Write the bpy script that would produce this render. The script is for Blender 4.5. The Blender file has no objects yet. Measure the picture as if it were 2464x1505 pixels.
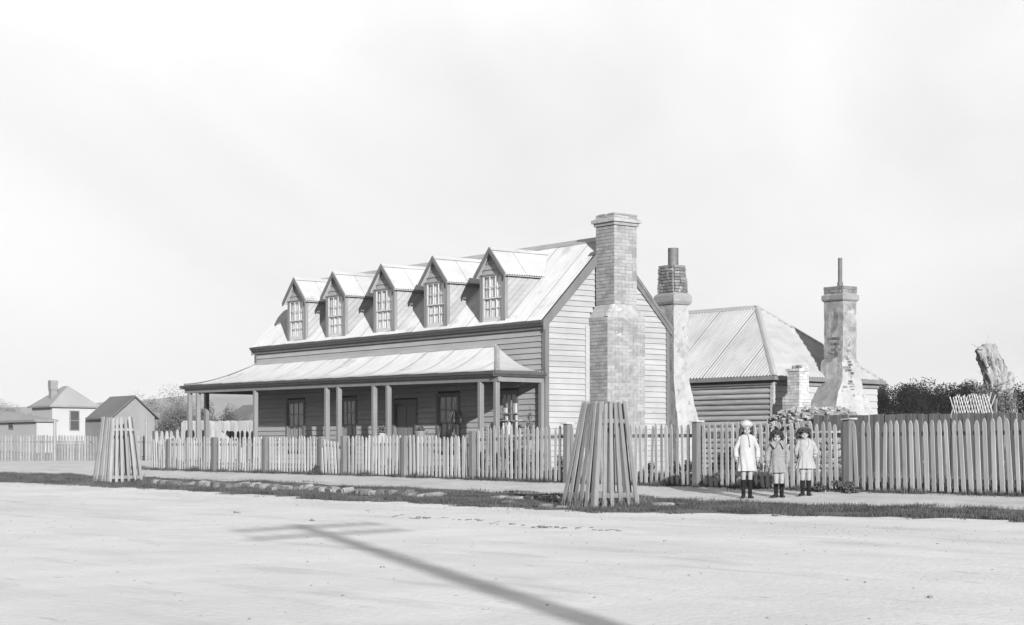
import bpy, bmesh, math, random
import numpy as np
from mathutils import Vector, Matrix

# ---------------------------------------------------------------- camera, sky, sun
SC = bpy.context.scene
F_PX, U0, V0 = 4100.0, 1232.0, 1080.0          # lens (in 2464ths of the width), centre column, horizon row
YAW = math.atan(3182.0 / 4100.0)
SN, CS = math.sin(YAW), math.cos(YAW)
EYE = 1.0                                       # camera height; world axes follow the street: X along it, Y away from it
cam_d = bpy.data.cameras.new('camera'); cam = bpy.data.objects.new('camera', cam_d)
SC.collection.objects.link(cam)
cam.location = (0, 0, EYE); cam.rotation_euler = (math.pi / 2, 0, math.atan2(CS, SN))
cam_d.sensor_width = 36; cam_d.lens = 36 * F_PX / 2464; cam_d.shift_y = (V0 - 752.5) / 2464
cam_d.clip_start = 0.1; cam_d.clip_end = 9000
SC.camera = cam
SUN_EL = math.radians(15.2)
LD = Vector((-.92 * math.cos(SUN_EL), .39 * math.cos(SUN_EL), -math.sin(SUN_EL))).normalized()   # the way the light travels
w = bpy.data.worlds.new('World'); SC.world = w; w.use_nodes = True
nt = w.node_tree; nt.nodes.clear()
def N(t, **k):
    n = nt.nodes.new(t)
    for a, b in k.items(): setattr(n, a, b)
    return n
L = lambda a, b: nt.links.new(a, b)
sky = N('ShaderNodeTexSky', sky_type='NISHITA'); sky.sun_disc = False
sky.sun_elevation = SUN_EL; sky.sun_rotation = math.atan2(-LD.x, -LD.y)
sky.dust_density = 3.0
bw = N('ShaderNodeRGBToBW'); L(sky.outputs[0], bw.inputs[0])
tc = N('ShaderNodeTexCoord'); mp = N('ShaderNodeMapping'); mp.inputs['Scale'].default_value = (1, 1, 1.9)
L(tc.outputs['Generated'], mp.inputs[0])
nz = N('ShaderNodeTexNoise'); nz.inputs['Scale'].default_value = 2.2; nz.inputs['Detail'].default_value = 5; nz.inputs['Distortion'].default_value = .7
L(mp.outputs[0], nz.inputs['Vector'])
cr = N('ShaderNodeMapRange'); cr.inputs[1].default_value = .33; cr.inputs[2].default_value = .66; cr.inputs[3].default_value = 2.8; cr.inputs[4].default_value = 3.8
L(nz.outputs[0], cr.inputs[0])
sep = N('ShaderNodeSeparateXYZ'); L(tc.outputs['Generated'], sep.inputs[0])
hz = N('ShaderNodeMapRange'); hz.inputs[1].default_value = 0.0; hz.inputs[2].default_value = .24; hz.inputs[3].default_value = .72; hz.inputs[4].default_value = 1.0
L(sep.outputs[2], hz.inputs[0])
cl = N('ShaderNodeMath', operation='MULTIPLY'); L(cr.outputs[0], cl.inputs[0]); L(hz.outputs[0], cl.inputs[1])
mxs = N('ShaderNodeMix'); mxs.data_type = 'FLOAT'; mxs.inputs[0].default_value = .86     # thin bright cloud over the clear sky
L(bw.outputs[0], mxs.inputs[2]); L(cl.outputs[0], mxs.inputs[3])
bg = N('ShaderNodeBackground'); bg.inputs[1].default_value = .1
L(mxs.outputs[0], bg.inputs[0])
wo = N('ShaderNodeOutputWorld'); L(bg.outputs[0], wo.inputs[0])
sun_d = bpy.data.lights.new('sun', 'SUN'); sun_d.energy = 5.0; sun_d.angle = math.radians(.53); sun_d.color = (1, 1, 1)
sun = bpy.data.objects.new('sun', sun_d); SC.collection.objects.link(sun)
sun.rotation_euler = LD.to_track_quat('-Z', 'Y').to_euler()
vs = SC.view_settings; vs.view_transform = 'Standard'; vs.look = 'None'; vs.gamma = 1; vs.exposure = 1.55
try: vs.use_curve_mapping = False
except Exception: pass

# ---------------------------------------------------------------- helpers
rnd = random.Random(7)
COL = SC.collection
WOFF = {}
def onY(u, v, Y):                                # where the sight line through a point of the picture meets a street-parallel plane
    a = (u - U0) / F_PX; Z = Y / (SN + CS * a)
    return Vector((Z * (SN * a - CS), Y, EYE + (V0 - v) / F_PX * Z))
def onX(u, v, X):
    a = (u - U0) / F_PX; Z = X / (SN * a - CS)
    return Vector((X, Z * (SN + CS * a), EYE + (V0 - v) / F_PX * Z))
def atZ(u, v, Z):
    a = (u - U0) / F_PX
    return Vector((Z * (SN * a - CS), Z * (SN + CS * a), EYE + (V0 - v) / F_PX * Z))
def lerp(a, b, t): return a + (b - a) * t
def interp(x, pts):
    if x <= pts[0][0]: return pts[0][1]
    for (a, b), (c, d) in zip(pts, pts[1:]):
        if x <= c: return b + (d - b) * (x - a) / (c - a)
    return pts[-1][1]

class MB:
    def __init__(s): s.v = []; s.f = []
    def add(s, vs_, fs):
        n = len(s.v); s.v += [tuple(p) for p in vs_]; s.f += [tuple(i + n for i in f) for f in fs]; return s
    def box(s, x0, x1, y0, y1, z0, z1):
        return s.hexa([(x0,y0,z0),(x1,y0,z0),(x1,y1,z0),(x0,y1,z0),(x0,y0,z1),(x1,y0,z1),(x1,y1,z1),(x0,y1,z1)])
    def hexa(s, p):
        return s.add(p, [(0,3,2,1),(4,5,6,7),(0,1,5,4),(1,2,6,5),(2,3,7,6),(3,0,4,7)])
    def extr(s, poly, d):                         # closed polygon (list of 3-vectors) pushed along d
        n = len(poly); d = Vector(d)
        return s.add([Vector(p) for p in poly] + [Vector(p) + d for p in poly],
                     [tuple(range(n))[::-1], tuple(range(n, 2*n))] + [(i, (i+1) % n, n + (i+1) % n, n + i) for i in range(n)])
    def rings(s, rs, cap=True, closed=True):
        n = len(rs[0]); k = len(s.v)
        for r in rs: s.v += [tuple(p) for p in r]
        for j in range(len(rs) - 1):
            for i in range(n if closed else n - 1):
                i2 = (i + 1) % n
                s.f.append((k + j*n + i, k + j*n + i2, k + (j+1)*n + i2, k + (j+1)*n + i))
        if cap:
            s.f.append(tuple(k + i for i in range(n))[::-1]); s.f.append(tuple(k + (len(rs)-1)*n + i for i in range(n)))
        return s
    def loft(s, rs):                              # rectangles (z, x0, x1, y0, y1)
        return s.rings([[(x0,y0,z),(x1,y0,z),(x1,y1,z),(x0,y1,z)] for z, x0, x1, y0, y1 in rs])
    def tube(s, pts, rad, n=8, cap=True, squash=None):
        pts = [Vector(p) for p in pts]; rs = []
        if not hasattr(rad, '__len__'): rad = [rad] * len(pts)
        ref = None
        for i, p in enumerate(pts):
            t = (pts[min(i+1, len(pts)-1)] - pts[max(i-1, 0)]).normalized()
            a = ref if ref is not None else (Vector((1,0,0)) if abs(t.x) < .8 else Vector((0,1,0)))
            x = (a - t * a.dot(t)).normalized(); ref = x; y = t.cross(x)
            r = rad[i]; q = squash or 1
            rs.append([p + x * r * math.cos(2*math.pi*k/n) + y * r * q * math.sin(2*math.pi*k/n) for k in range(n)])
        return s.rings(rs, cap)
    def ell(s, c, r, n=12, m=8, R=None):
        rs = []
        for j in range(1, m):
            ph = math.pi * j / m
            ring = []
            for i in range(n):
                th = 2*math.pi*i/n
                p = Vector((r[0]*math.sin(ph)*math.cos(th), r[1]*math.sin(ph)*math.sin(th), -r[2]*math.cos(ph)))
                if R: p = R @ p
                ring.append(Vector(c) + p)
            rs.append(ring)
        return s.rings(rs)
    def mesh(s, name, m=None, smooth=False):
        me = bpy.data.meshes.new(name); me.from_pydata(s.v, [], s.f); me.update()
        if m: me.materials.append(m)
        if smooth:
            me.polygons.foreach_set('use_smooth', [True] * len(me.polygons))
        return me
    def build(s, name, m, parent=None, smooth=False, bevel=0, fix=True):
        me = s.mesh(name, m, smooth)
        if fix:
            bm = bmesh.new(); bm.from_mesh(me); bmesh.ops.recalc_face_normals(bm, faces=bm.faces)
            if bevel: bmesh.ops.bevel(bm, geom=bm.edges[:], offset=bevel, segments=1, affect='EDGES')
            bm.to_mesh(me); bm.free()
        return put(name, me, parent)
def put(name, me, parent=None, loc=(0,0,0), rot=None, scale=None):
    o = bpy.data.objects.new(name, me); COL.objects.link(o)
    loc = Vector(loc); off = WOFF.get(parent.name, Vector()) if parent else Vector()
    o.location = loc - off; WOFF[o.name] = loc
    if rot is not None: o.rotation_euler = rot
    if scale is not None: o.scale = scale
    if parent: o.parent = parent
    return o
def thing(name, label, cat, loc=(0,0,0), rz=0, group=None, local=False):
    o = bpy.data.objects.new(name, None); COL.objects.link(o); o.empty_display_size = .2
    o.location = loc; o.rotation_euler = (0, 0, rz); WOFF[o.name] = Vector() if local else Vector(loc)
    return tag(o, label, cat, group)
def tag(o, label, cat, group=None):
    o['label'] = label; o['category'] = cat
    if group: o['group'] = group
    return o
def struct(o): o['kind'] = 'structure'; return o
def stuff(o): o['kind'] = 'stuff'; return o
def chunk(*a):
    for o in a: o

def mat(name, base, rough=.8, var=.15, scale=3.0, stretch=(1,1,1), bump=.0, bscale=30., rndv=.0, spec=.3, blot=None, streak=None, metal=0., edge=None, objc=False):
    """grey procedural: base * (noise variation) * (per-piece variation), optional blotches (grey, scale, threshold)"""
    m = bpy.data.materials.new(name); m.use_nodes = True; t = m.node_tree; t.nodes.clear()
    def n(ty, **k):
        q = t.nodes.new(ty)
        for a, b in k.items(): setattr(q, a, b)
        return q
    l = t.links.new
    out = n('ShaderNodeOutputMaterial'); bs = n('ShaderNodeBsdfPrincipled'); l(bs.outputs[0], out.inputs[0])
    bs.inputs['Roughness'].default_value = rough; bs.inputs['Metallic'].default_value = metal
    bs.inputs['Specular IOR Level'].default_value = spec
    geo = n('ShaderNodeNewGeometry'); tcn = n('ShaderNodeTexCoord')
    src = tcn.outputs['Object'] if objc else geo.outputs['Position']
    mpn = n('ShaderNodeMapping'); mpn.inputs['Scale'].default_value = stretch; l(src, mpn.inputs[0])
    def noise(sc, det=4, vec=None, rough_=.6):
        q = n('ShaderNodeTexNoise'); q.inputs['Scale'].default_value = sc; q.inputs['Detail'].default_value = det; q.inputs['Roughness'].default_value = rough_
        l(vec or mpn.outputs[0], q.inputs['Vector']); return q.outputs[0]
    def rng(i, a, b, c, d):
        q = n('ShaderNodeMapRange'); q.inputs[1].default_value = a; q.inputs[2].default_value = b; q.inputs[3].default_value = c; q.inputs[4].default_value = d
        l(i, q.inputs[0]); return q.outputs[0]
    def mul(a, b):
        q = n('ShaderNodeMath', operation='MULTIPLY'); l(a, q.inputs[0])
        if isinstance(b, float): q.inputs[1].default_value = b
        else: l(b, q.inputs[1])
        return q.outputs[0]
    val = rng(noise(scale, 6), .28, .72, base * (1 - var), base * (1 + var))
    if rndv:
        oi = n('ShaderNodeObjectInfo'); ad = n('ShaderNodeMath', operation='ADD'); l(oi.outputs['Random'], ad.inputs[0]); l(geo.outputs['Random Per Island'], ad.inputs[1])
        fr = n('ShaderNodeMath', operation='FRACT'); l(ad.outputs[0], fr.inputs[0])
        val = mul(val, rng(fr.outputs[0], 0, 1, 1 - rndv, 1 + rndv))
    if streak:
        ms = n('ShaderNodeMapping'); ms.inputs['Scale'].default_value = streak[1]; l(src, ms.inputs[0])
        val = mul(val, rng(noise(1.0, 5, ms.outputs[0], .65), .3, .7, 1 - streak[0], 1 + streak[0]))
    for b in (blot or []):
        g, sc, th = b[:3]; soft = b[3] if len(b) > 3 else .06
        bm_ = n('ShaderNodeMapping'); bm_.inputs['Scale'].default_value = stretch if len(b) < 5 else b[4]; bm_.inputs['Location'].default_value = (sc*3.1, g*50, th*30); l(src, bm_.inputs[0])
        fac = rng(noise(sc, 6, bm_.outputs[0], .65), th, th + soft, 0, 1)
        mx = n('ShaderNodeMix'); mx.data_type = 'FLOAT'; l(fac, mx.inputs[0]); l(val, mx.inputs[2]); mx.inputs[3].default_value = g
        val = mx.outputs[0]
    cc = n('ShaderNodeCombineColor')
    for i in range(3): l(val, cc.inputs[i])
    l(cc.outputs[0], bs.inputs['Base Color'])
    if bump:
        bp = n('ShaderNodeBump'); bp.inputs['Strength'].default_value = 1.0; bp.inputs['Distance'].default_value = bump
        l(noise(bscale, 5), bp.inputs['Height']); l(bp.outputs[0], bs.inputs['Normal'])
    return m

M = dict(
    iron = mat('galvanised_iron', .208, .6, .08, .9, spec=.25, rndv=.02, streak=(.09, (6, 1.2, 1.2)), blot=[(.15, 1.3, .55, .12), (.12, 5, .68, .06, (.4,1,1))]),
    iron2 = mat('dull_iron', .18, .65, .10, .9, spec=.2, rndv=.03, streak=(.12, (6, 1.2, 1.2)), blot=[(.15, 1.1, .56, .12)]),
    iron_cap = mat('ridge_iron', .16, .55, .14, 2, rndv=.04),
    flash = mat('lead_flashing', .2, .7, .2, 5),
    board = mat('painted_weatherboard', .165, .7, .10, 1.4, (1,1,1), .0008, 60, rndv=.07, streak=(.10, (1.2, 1.2, 22)), blot=[(.10, 3.0, .68, .1, (.5,.5,2))]),
    trim = mat('dark_trim_paint', .070, .55, .18, 4, (1,1,.4), rndv=.05),
    trim3 = mat('barge_paint', .066, .6, .16, 4, (1,1,.3), rndv=.06),
    trim4 = mat('dormer_casing_paint', .105, .6, .14, 4, (1,1,.3), rndv=.08),
    trim2 = mat('mid_trim_paint', .092, .6, .16, 4, (1,1,.3), rndv=.08, blot=[(.15, 14, .66, .05, (1,1,.3))]),
    gutter = mat('gutter_paint', .045, .5, .2, 6),
    sash = mat('white_sash_paint', .26, .5, .08, 5),
    curtain = mat('curtain_cloth', .15, .9, .25, 9, (2,2,.15)),
    lace = mat('light_curtain_cloth', .46, .9, .3, 14, (3,3,.12)),
    floor = mat('verandah_boards', .04, .9, .2, 3),
    inside = mat('interior_shade', .02, .9, .2, 3),  # near-black colour stands for the shade inside walls, windows and culvert
    plank = mat('weathered_picket_wood', .20, .85, .2, 5, (1,1,.12), .0015, 40, rndv=.2, streak=(.14, (30, 30, 1.6)), blot=[(.11, 6, .66, .06, (1,1,.25))]),
    plank2 = mat('grey_picket_wood', .158, .85, .2, 5, (1,1,.12), .0015, 40, rndv=.2, streak=(.16, (30, 30, 1.6)), blot=[(.085, 6, .64, .06, (1,1,.25))]),
    guard2 = mat('pale_guard_wood', .125, .85, .16, 5, (1,1,.12), .0015, 40, rndv=.2, streak=(.14, (35, 35, 1.8))),
    farpicket = mat('far_picket_wood', .11, .9, .14, 5, rndv=.25),
    guard = mat('sawn_guard_wood', .098, .85, .2, 5, (1,1,.12), .0015, 40, rndv=.24, streak=(.18, (35, 35, 1.8))),
    post = mat('grey_post_wood', .066, .9, .2, 6, (1,1,.1), .002, 40, rndv=.2, streak=(.18, (35, 35, 1.5))),
    paling = mat('dark_paling_wood', .055, .9, .2, 4, (1,1,.12), .002, 30, rndv=.16, streak=(.15, (28, 28, 1.3))),
    slab = mat('split_slab_wood', .155, .9, .3, 2.2, (.5,.5,5), .004, 20, rndv=.12, blot=[(.06, 2.4, .60, .1, (.45,.45,4)), (.23, 3, .64, .1, (.5,.5,5))]),
    brick = mat('old_brick', .130, .9, .2, 7, bump=.002, bscale=60, rndv=.19, blot=[(.165, 1.1, .50, .15), (.24, 5, .64, .05), (.23, 12, .66, .04), (.085, 1.7, .58, .12), (.06, 6, .70, .05)]),
    mortar = mat('lime_mortar', .165, .95, .25, 8, bump=.003, bscale=50, blot=[(.20, 1.1, .54, .15), (.24, 5, .62, .06), (.08, 3, .62, .1)]),
    brickdark = mat('sooty_brick', .08, .9, .25, 7, bump=.003, bscale=60, rndv=.28, blot=[(.2, 3.6, .58, .06), (.19,14,.66,.04)]),
    mortar2 = mat('pale_mortar', .20, .95, .25, 8),
    plaster = mat('lime_plaster', .175, .9, .16, 2.5, bump=.01, bscale=18, blot=[(.125, 2.2, .55, .14), (.22, 1.5, .58, .15), (.11, 5, .58, .06), (.08, 11, .62, .04), (.06, 24, .66, .03)]),
    wash = mat('worn_limewash', .135, .95, .25, 4, bump=.012, bscale=20, blot=[(.085, 3.2, .52, .10), (.20, 2.0, .58, .10), (.06, 9, .62, .05), (.22, 14, .66, .04)]),
    render_ = mat('roughcast', .12, .95, .2, 3, bump=.02, bscale=16, blot=[(.18, 2.5, .58, .15), (.06, 12, .66, .05)]),
    rubble = mat('rubble_stone', .135, .95, .3, 6, bump=.01, bscale=18, rndv=.28, blot=[(.24, 8, .64, .05)]),
    pale = mat('pale_brick', .22, .9, .2, 6, bump=.003, bscale=50, rndv=.2),
    stone = mat('kerb_bluestone', .095, .9, .3, 7, bump=.008, bscale=20, rndv=.35, blot=[(.15, 5, .60, .1), (.06, 7, .64, .08)]),
    road = mat('gravel_road', .335, .95, .09, .5, (1,1,1), .012, 14, streak=(.04, (2.2, 3, 1)), blot=[(.275, .35, .48, .25, (.4,1.0,1)), (.24, 1.1, .54, .2, (.3,1.2,1)), (.17, 2.6, .65, .10, (.5,1.3,1)), (.13, 7, .71, .04, (.6,1.2,1)), (.35, .5, .60, .2, (.3,1,1)), (.22, 26, .64, .05, (1,1,1))]),
    path = mat('gravel_path', .255, .95, .14, .6, (1,1.6,1), .02, 10, streak=(.10, (3, 9, 1)), blot=[(.17, 1.6, .56, .16, (.4,1.4,1)), (.10, 3, .63, .08)]),
    verge = mat('verge_soil', .05, .95, .3, 1.6, (1,1.4,1), .02, 8, blot=[(.10, 2.2, .60, .12), (.035, 3, .60, .1)]),
    yard = mat('yard_soil', .038, .95, .3, .8, bump=.02, bscale=6, blot=[(.03, 1.4, .55, .15)]),
    field = mat('far_paddock', .10, .95, .3, .06, blot=[(.16, .03, .55, .1)]),
    hill = mat('pasture_hill', .125, .95, .15, .004, blot=[(.095, .006, .56, .08)]),
    grass = mat('grass_blades', .040, .95, .4, 1.2, rndv=.45, spec=.03, blot=[(.075, 1.3, .60, .1), (.022, 2.1, .60, .1)]),
    leaf = mat('shrub_leaf', .05, .9, .3, 3, rndv=.45, spec=.05),
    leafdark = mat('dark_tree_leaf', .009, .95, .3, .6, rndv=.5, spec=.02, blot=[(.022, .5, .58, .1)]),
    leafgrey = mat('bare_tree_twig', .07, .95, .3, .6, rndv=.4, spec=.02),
    bark = mat('tree_bark', .15, .95, .3, 5, (1,1,.3), .05, 9, spec=.05, blot=[(.22, 5, .58, .08, (1,1,.3)), (.06, 5, .56, .08, (1.6,1.6,.3)), (.045, 11, .64, .05, (1,1,.6))]),
    skin = mat('skin', .152, .7, .06, 10, spec=.08, objc=True),
    skind = mat('lips', .11, .6, .06, 10),
    hair = mat('brown_hair', .014, .6, .3, 30, rndv=.35),
    hairl = mat('light_brown_hair', .026, .6, .3, 30, rndv=.35),
    white = mat('white_cotton', .185, .9, .10, 8, bump=.011, bscale=9, objc=True),
    coat = mat('grey_wool', .105, .95, .2, 40, bump=.011, bscale=10, objc=True),
    coatd = mat('dark_braid', .04, .9, .1, 20),
    smock = mat('pale_grey_cotton', .148, .9, .12, 14, bump=.011, bscale=10, objc=True),
    sock = mat('dark_sock', .009, 1, .1, 60, spec=.0),
    boot = mat('black_leather', .010, .6, .2, 30, spec=.1),
    pipe = mat('rusty_flue_pipe', .055, .7, .25, 8),
    pot = mat('pale_pot', .3, .7, .1, 10),
    farfence = mat('far_pale_boards', .13, .9, .12, 3, rndv=.15),
    farwall = mat('far_pale_wall', .185, .9, .06, .7),
    farroof = mat('far_iron_roof', .13, .7, .1, .5),
    shedroof = mat('far_dark_shingle', .06, .9, .2, .8),
    shedwall = mat('far_grey_boards', .10, .9, .15, .9, rndv=.08),
    white2 = mat('whitewashed_lattice', .30, .9, .15, 8, rndv=.1),
    pebble = mat('road_pebble', .12, .95, .3, 12),
    clod = mat('dried_clod', .075, .95, .3, 12),
    pole = mat('pole_wood', .09, .9, .2, 6),
)
def glass_mat():
    m = bpy.data.materials.new('window_glass'); m.use_nodes = True; t = m.node_tree; t.nodes.clear()
    o = t.nodes.new('ShaderNodeOutputMaterial'); mx = t.nodes.new('ShaderNodeMixShader'); tr = t.nodes.new('ShaderNodeBsdfTransparent'); gl = t.nodes.new('ShaderNodeBsdfGlossy')
    lw = t.nodes.new('ShaderNodeLayerWeight'); lw.inputs[0].default_value = .5; pw = t.nodes.new('ShaderNodeMath'); pw.operation = 'POWER'; pw.inputs[1].default_value = 3.5; fr = t.nodes.new('ShaderNodeMath'); fr.operation = 'MULTIPLY_ADD'; fr.inputs[1].default_value = .8; fr.inputs[2].default_value = .03; t.links.new(lw.outputs['Facing'], pw.inputs[0]); t.links.new(pw.outputs[0], fr.inputs[0]); gl.inputs['Roughness'].default_value = .03
    tr.inputs[0].default_value = (.95, .95, .95, 1)
    ns = t.nodes.new('ShaderNodeTexNoise'); ns.inputs['Scale'].default_value = 6; bp = t.nodes.new('ShaderNodeBump'); bp.inputs['Distance'].default_value = .004
    t.links.new(ns.outputs[0], bp.inputs['Height']); t.links.new(bp.outputs[0], gl.inputs['Normal'])
    t.links.new(fr.outputs[0], mx.inputs[0]); t.links.new(tr.outputs[0], mx.inputs[1]); t.links.new(gl.outputs[0], mx.inputs[2]); t.links.new(mx.outputs[0], o.inputs[0])
    return m
M['glass'] = glass_mat()

# ---------------------------------------------------------------- ground
YF = 23.25                                       # the picket fence line
FZ = [(-60,.37), (-48,.36), (-43,.346), (-35,.325), (-31.5,.297), (-28,.272), (-19.6,.244), (-10,.24)]
def wob(x, s=0.):
    return .5*math.sin(x*.73 + s) + .3*math.sin(x*1.71 + 2*s + 1) + .2*math.sin(x*3.9 + s*3)
def drain(X): return interp(X, [(-60,0), (-52,.5), (-46,1), (-27.2,1), (-26.2,0)])
def gz(X, Y):
    f = interp(X, FZ)
    z = interp(Y, [(0, 0), (12, .0), (17.3, f-.245), (19.0, f-.225), (20.3, f-.20), (21.1, f-.165), (23.25, f), (25, f+.01), (60, f+.02)])
    d = max(0, 1 - abs(Y - 19.15) / .42)
    z -= drain(X) * .13 * (d*d*(3-2*d))
    if Y < 23: z += .012 * wob(X*1.3 + Y, Y) * min(1, max(0, (23-Y)))
    return z
B1 = lambda X: interp(X, [(-22, 17.35), (-18.5, 18.3), (-16, 19.1), (-12, 19.5)]) + .24*wob(X, .4) + .09*math.sin(X*7) + .12*wob(X*5.3, 2) + .05*math.sin(X*23)
B2 = lambda X: interp(X, [(-22, 21.05), (-14, 21.35)]) + .16*wob(X*1.2, 2.) + interp(X, [(-60,.2), (-40,.1), (-20,.05)])
B3 = lambda X: 23.38
def strip(name, m, xs, ya, yb, n):
    b = MB(); rows = []
    for x in xs:
        a, c = ya(x), yb(x)
        rows.append([(x, lerp(a, c, j/n), gz(x, lerp(a, c, j/n))) for j in range(n+1)])
    b.rings(rows, cap=False, closed=False)
    return struct(b.build(name, m, smooth=True))
XS = [-83 + i * .17 for i in range(int(91/.17))]
strip('road', M['road'], XS, lambda x: -14, B1, 34)
strip('grass_verge', M['verge'], XS, B1, B2, 26)
strip('footpath', M['path'], XS, B2, B3, 12)
XW = [x for x in XS if x <= -48.2]; XE = [XW[-1]] + [x for x in XS if x > -48.2]
strip('side_street', M['path'], XW, B3, lambda x: 70, 40)
strip('yard', M['yard'], XE, B3, lambda x: 70, 40)
b = MB(); rs = []
for r in [0, 30, 60, 90, 110, 130, 160, 220, 320, 500, 800, 1400, 2600, 4500, 7000]:
    ring = []
    for k in range(96):
        th = 2*math.pi*k/96; x, y = r*math.cos(th), r*math.sin(th)
        z = interp(r, [(0,-.6), (60,-.3), (90,.12), (110,.35), (150, 1.5 if x < -60 else .5), (400, 2.2), (7000, 4)])
        ring.append((x, y, z))
    rs.append(ring)
b.rings(rs, cap=False); struct(b.build('ground', M['field'], smooth=True))
# low pasture hills on the horizon
b = MB(); rs = []
for j, (R_, k_) in enumerate([(690, 0.), (750, .45), (830, .85), (900, 1.), (1020, .8), (1200, 0)]):
    row = []
    for i in range(140):
        u = -2600 + i * 60
        a = (u - U0) / F_PX
        h = interp(u, [(-2600, 12), (-900, 26), (-200, 30), (150, 36), (350, 40), (540, 49), (700, 50), (900, 38), (1300, 24), (2200, 20), (3200, 26), (5800, 14)]) + 1.2*wob(i*.9, 1)
        d = Vector((SN*a - CS, SN + CS*a, 0)); d = d / (1 + a*a)**.5
        row.append((d.x*R_, d.y*R_, 1 + k_*h*.62 + (0 if k_ else -3)))
    rs.append(row)
b.rings(rs, cap=False, closed=False); struct(b.build('hill', M['hill'], smooth=True))
# ---------------------------------------------------------------- the cottage
YH, XG, XL, YB = 25.46, -31.5, -45.4, 29.4       # front wall, right gable, left gable, back wall
ZE, ZR, YR = 4.04, 6.18, 27.43
G0 = .26
house = thing('weatherboard_cottage', 'long weatherboard cottage with iron roof, five dormers and a front verandah', 'house', ((XG+XL)/2, YR, .3))
b = MB()
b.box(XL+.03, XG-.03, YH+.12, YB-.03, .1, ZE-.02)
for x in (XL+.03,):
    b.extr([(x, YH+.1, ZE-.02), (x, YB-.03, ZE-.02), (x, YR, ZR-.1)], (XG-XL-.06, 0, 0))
b.build('light_block_core', M['inside'], house)  # solid filling added to block light, coloured dark as shade behind the board gaps

def bd_x(y, xa, xb, z0, z1, xta=None, xtb=None):   # lapped board on a wall facing -Y
    xta = xa if xta is None else xta; xtb = xb if xtb is None else xtb
    bb = MB().hexa([(xa, y-.034, z0), (xb, y-.034, z0), (xb, y+.012, z0), (xa, y+.012, z0), (xta, y-.006, z1), (xtb, y-.006, z1), (xtb, y+.012, z1), (xta, y+.012, z1)])
    return bb
def bd_y(x, ya, yb, z0, z1, yta=None, ytb=None):   # lapped board on a wall facing +X
    yta = ya if yta is None else yta; ytb = yb if ytb is None else ytb
    bb = MB().hexa([(x-.012, ya, z0), (x+.034, ya, z0), (x+.034, yb, z0), (x-.012, yb, z0), (x-.012, yta, z1), (x+.006, yta, z1), (x+.006, ytb, z1), (x-.012, ytb, z1)])
    return bb
PB = .136
# openings on the ground floor (x0, x1, z0, z1), from the casings' edges
def xs_of(u): return onY(u, 1000, YH).x
OPEN = []
for ua, ub, vt, vb in [(690,736,944,1053), (820,861,929,1046), (1052,1109,921,1048), (1200,1250,916,1026)]:
    p, q = onY(ua, vt, YH), onY(ub, vb, YH); OPEN.append((p.x, q.x, q.z, (p.z + onY(ub, vt, YH).z)/2, 'w'))
p, q = onY(946, 934, YH), onY(1006, 934, YH); OPEN.append((p.x, q.x, .3, q.z, 'd'))
OPEN = [(a, c, .98 if k == 'w' else .3, 2.42 if k == 'w' else 2.3, k) for a, c, z0, z1, k in OPEN]
nrow = 0; z = .30
while z < ZE - .02:
    z1 = min(z + PB - .006, ZE)
    segs = [(XL+.06, XG-.06)]
    for a, c, o0, o1, k in OPEN:
        if z + PB > o0 and z < o1:
            ns = []
            for s0, s1 in segs:
                if a > s0 and c < s1: ns += [(s0, a+.03), (c-.03, s1)]
                else: ns.append((s0, s1))
            segs = ns
    for s0, s1 in segs:
        cut = [s0]
        if s1 - s0 > 6 and nrow % 1 == 0:
            cx = rnd.uniform(s0+2, s1-2); cut += [cx]
        cut.append(s1)
        for c0, c1 in zip(cut, cut[1:]):
            dz = rnd.uniform(-.0025, .0025)
            bd_x(YH, c0+.001, c1-.001, z+dz, z1+dz).build('weatherboard', M['board'], house, fix=False)
    z += PB; nrow += 1
z = .28; PG = .134
rake = lambda zz: max(0, (zz - ZE) / (ZR - ZE) * (YR - YH))
while z < ZR - .25:
    z1 = z + PG - .006; dz = rnd.uniform(-.002, .002)
    ya, yb, yta, ytb = YH+.05+rake(z), YB-.05-rake(z), YH+.05+rake(z1), YB-.05-rake(z1)
    if ytb - yta > .1:
        # the chimney breast parts the boards
        c0, c1 = interp(z, [(4.1, 26.79), (4.4, 26.98)]), interp(z, [(4.1, 28.01), (4.45, 27.74)])
        for (p0, p1, q0, q1) in ((ya, c0, yta, c0), (c1, yb, c1, ytb)):
            if p1 - p0 > .05 and q1 - q0 > .02:
                bd_y(XG, p0, p1, z+dz, z1+dz, q0, q1).build('weatherboard', M['board'], house, fix=False)
    z += PG
# far gable
b = MB(); z = .28
while z < ZR - .1:
    ya, yb = YH+rake(z+PG), YB-rake(z+PG)
    if yb > ya: b.box(XL-.02, XL, ya, yb, z, z+PG-.01)
    z += PG
b.build('left_gable_boards', M['board'], house)
# back wall
b = MB(); z = .28
while z < ZE: b.box(XL, XG, YB-.02, YB, z, z+PG-.01); z += PG
b.build('back_wall_boards', M['board'], house)
# corner boards
for (x, y, sx) in ((XG, YH, 1), (XL, YH, -1), (XG, YB, 1)):
    yy0, yy1 = (y-.045, y+.07) if y == YH else (y-.07, y+.03)
    xx0, xx1 = (x-.09, x+.045) if sx > 0 else (x-.045, x+.07)
    MB().box(xx0, xx1, yy0, yy1, .2, ZE-.03).build('corner_board', M['trim3'], house)
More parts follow.
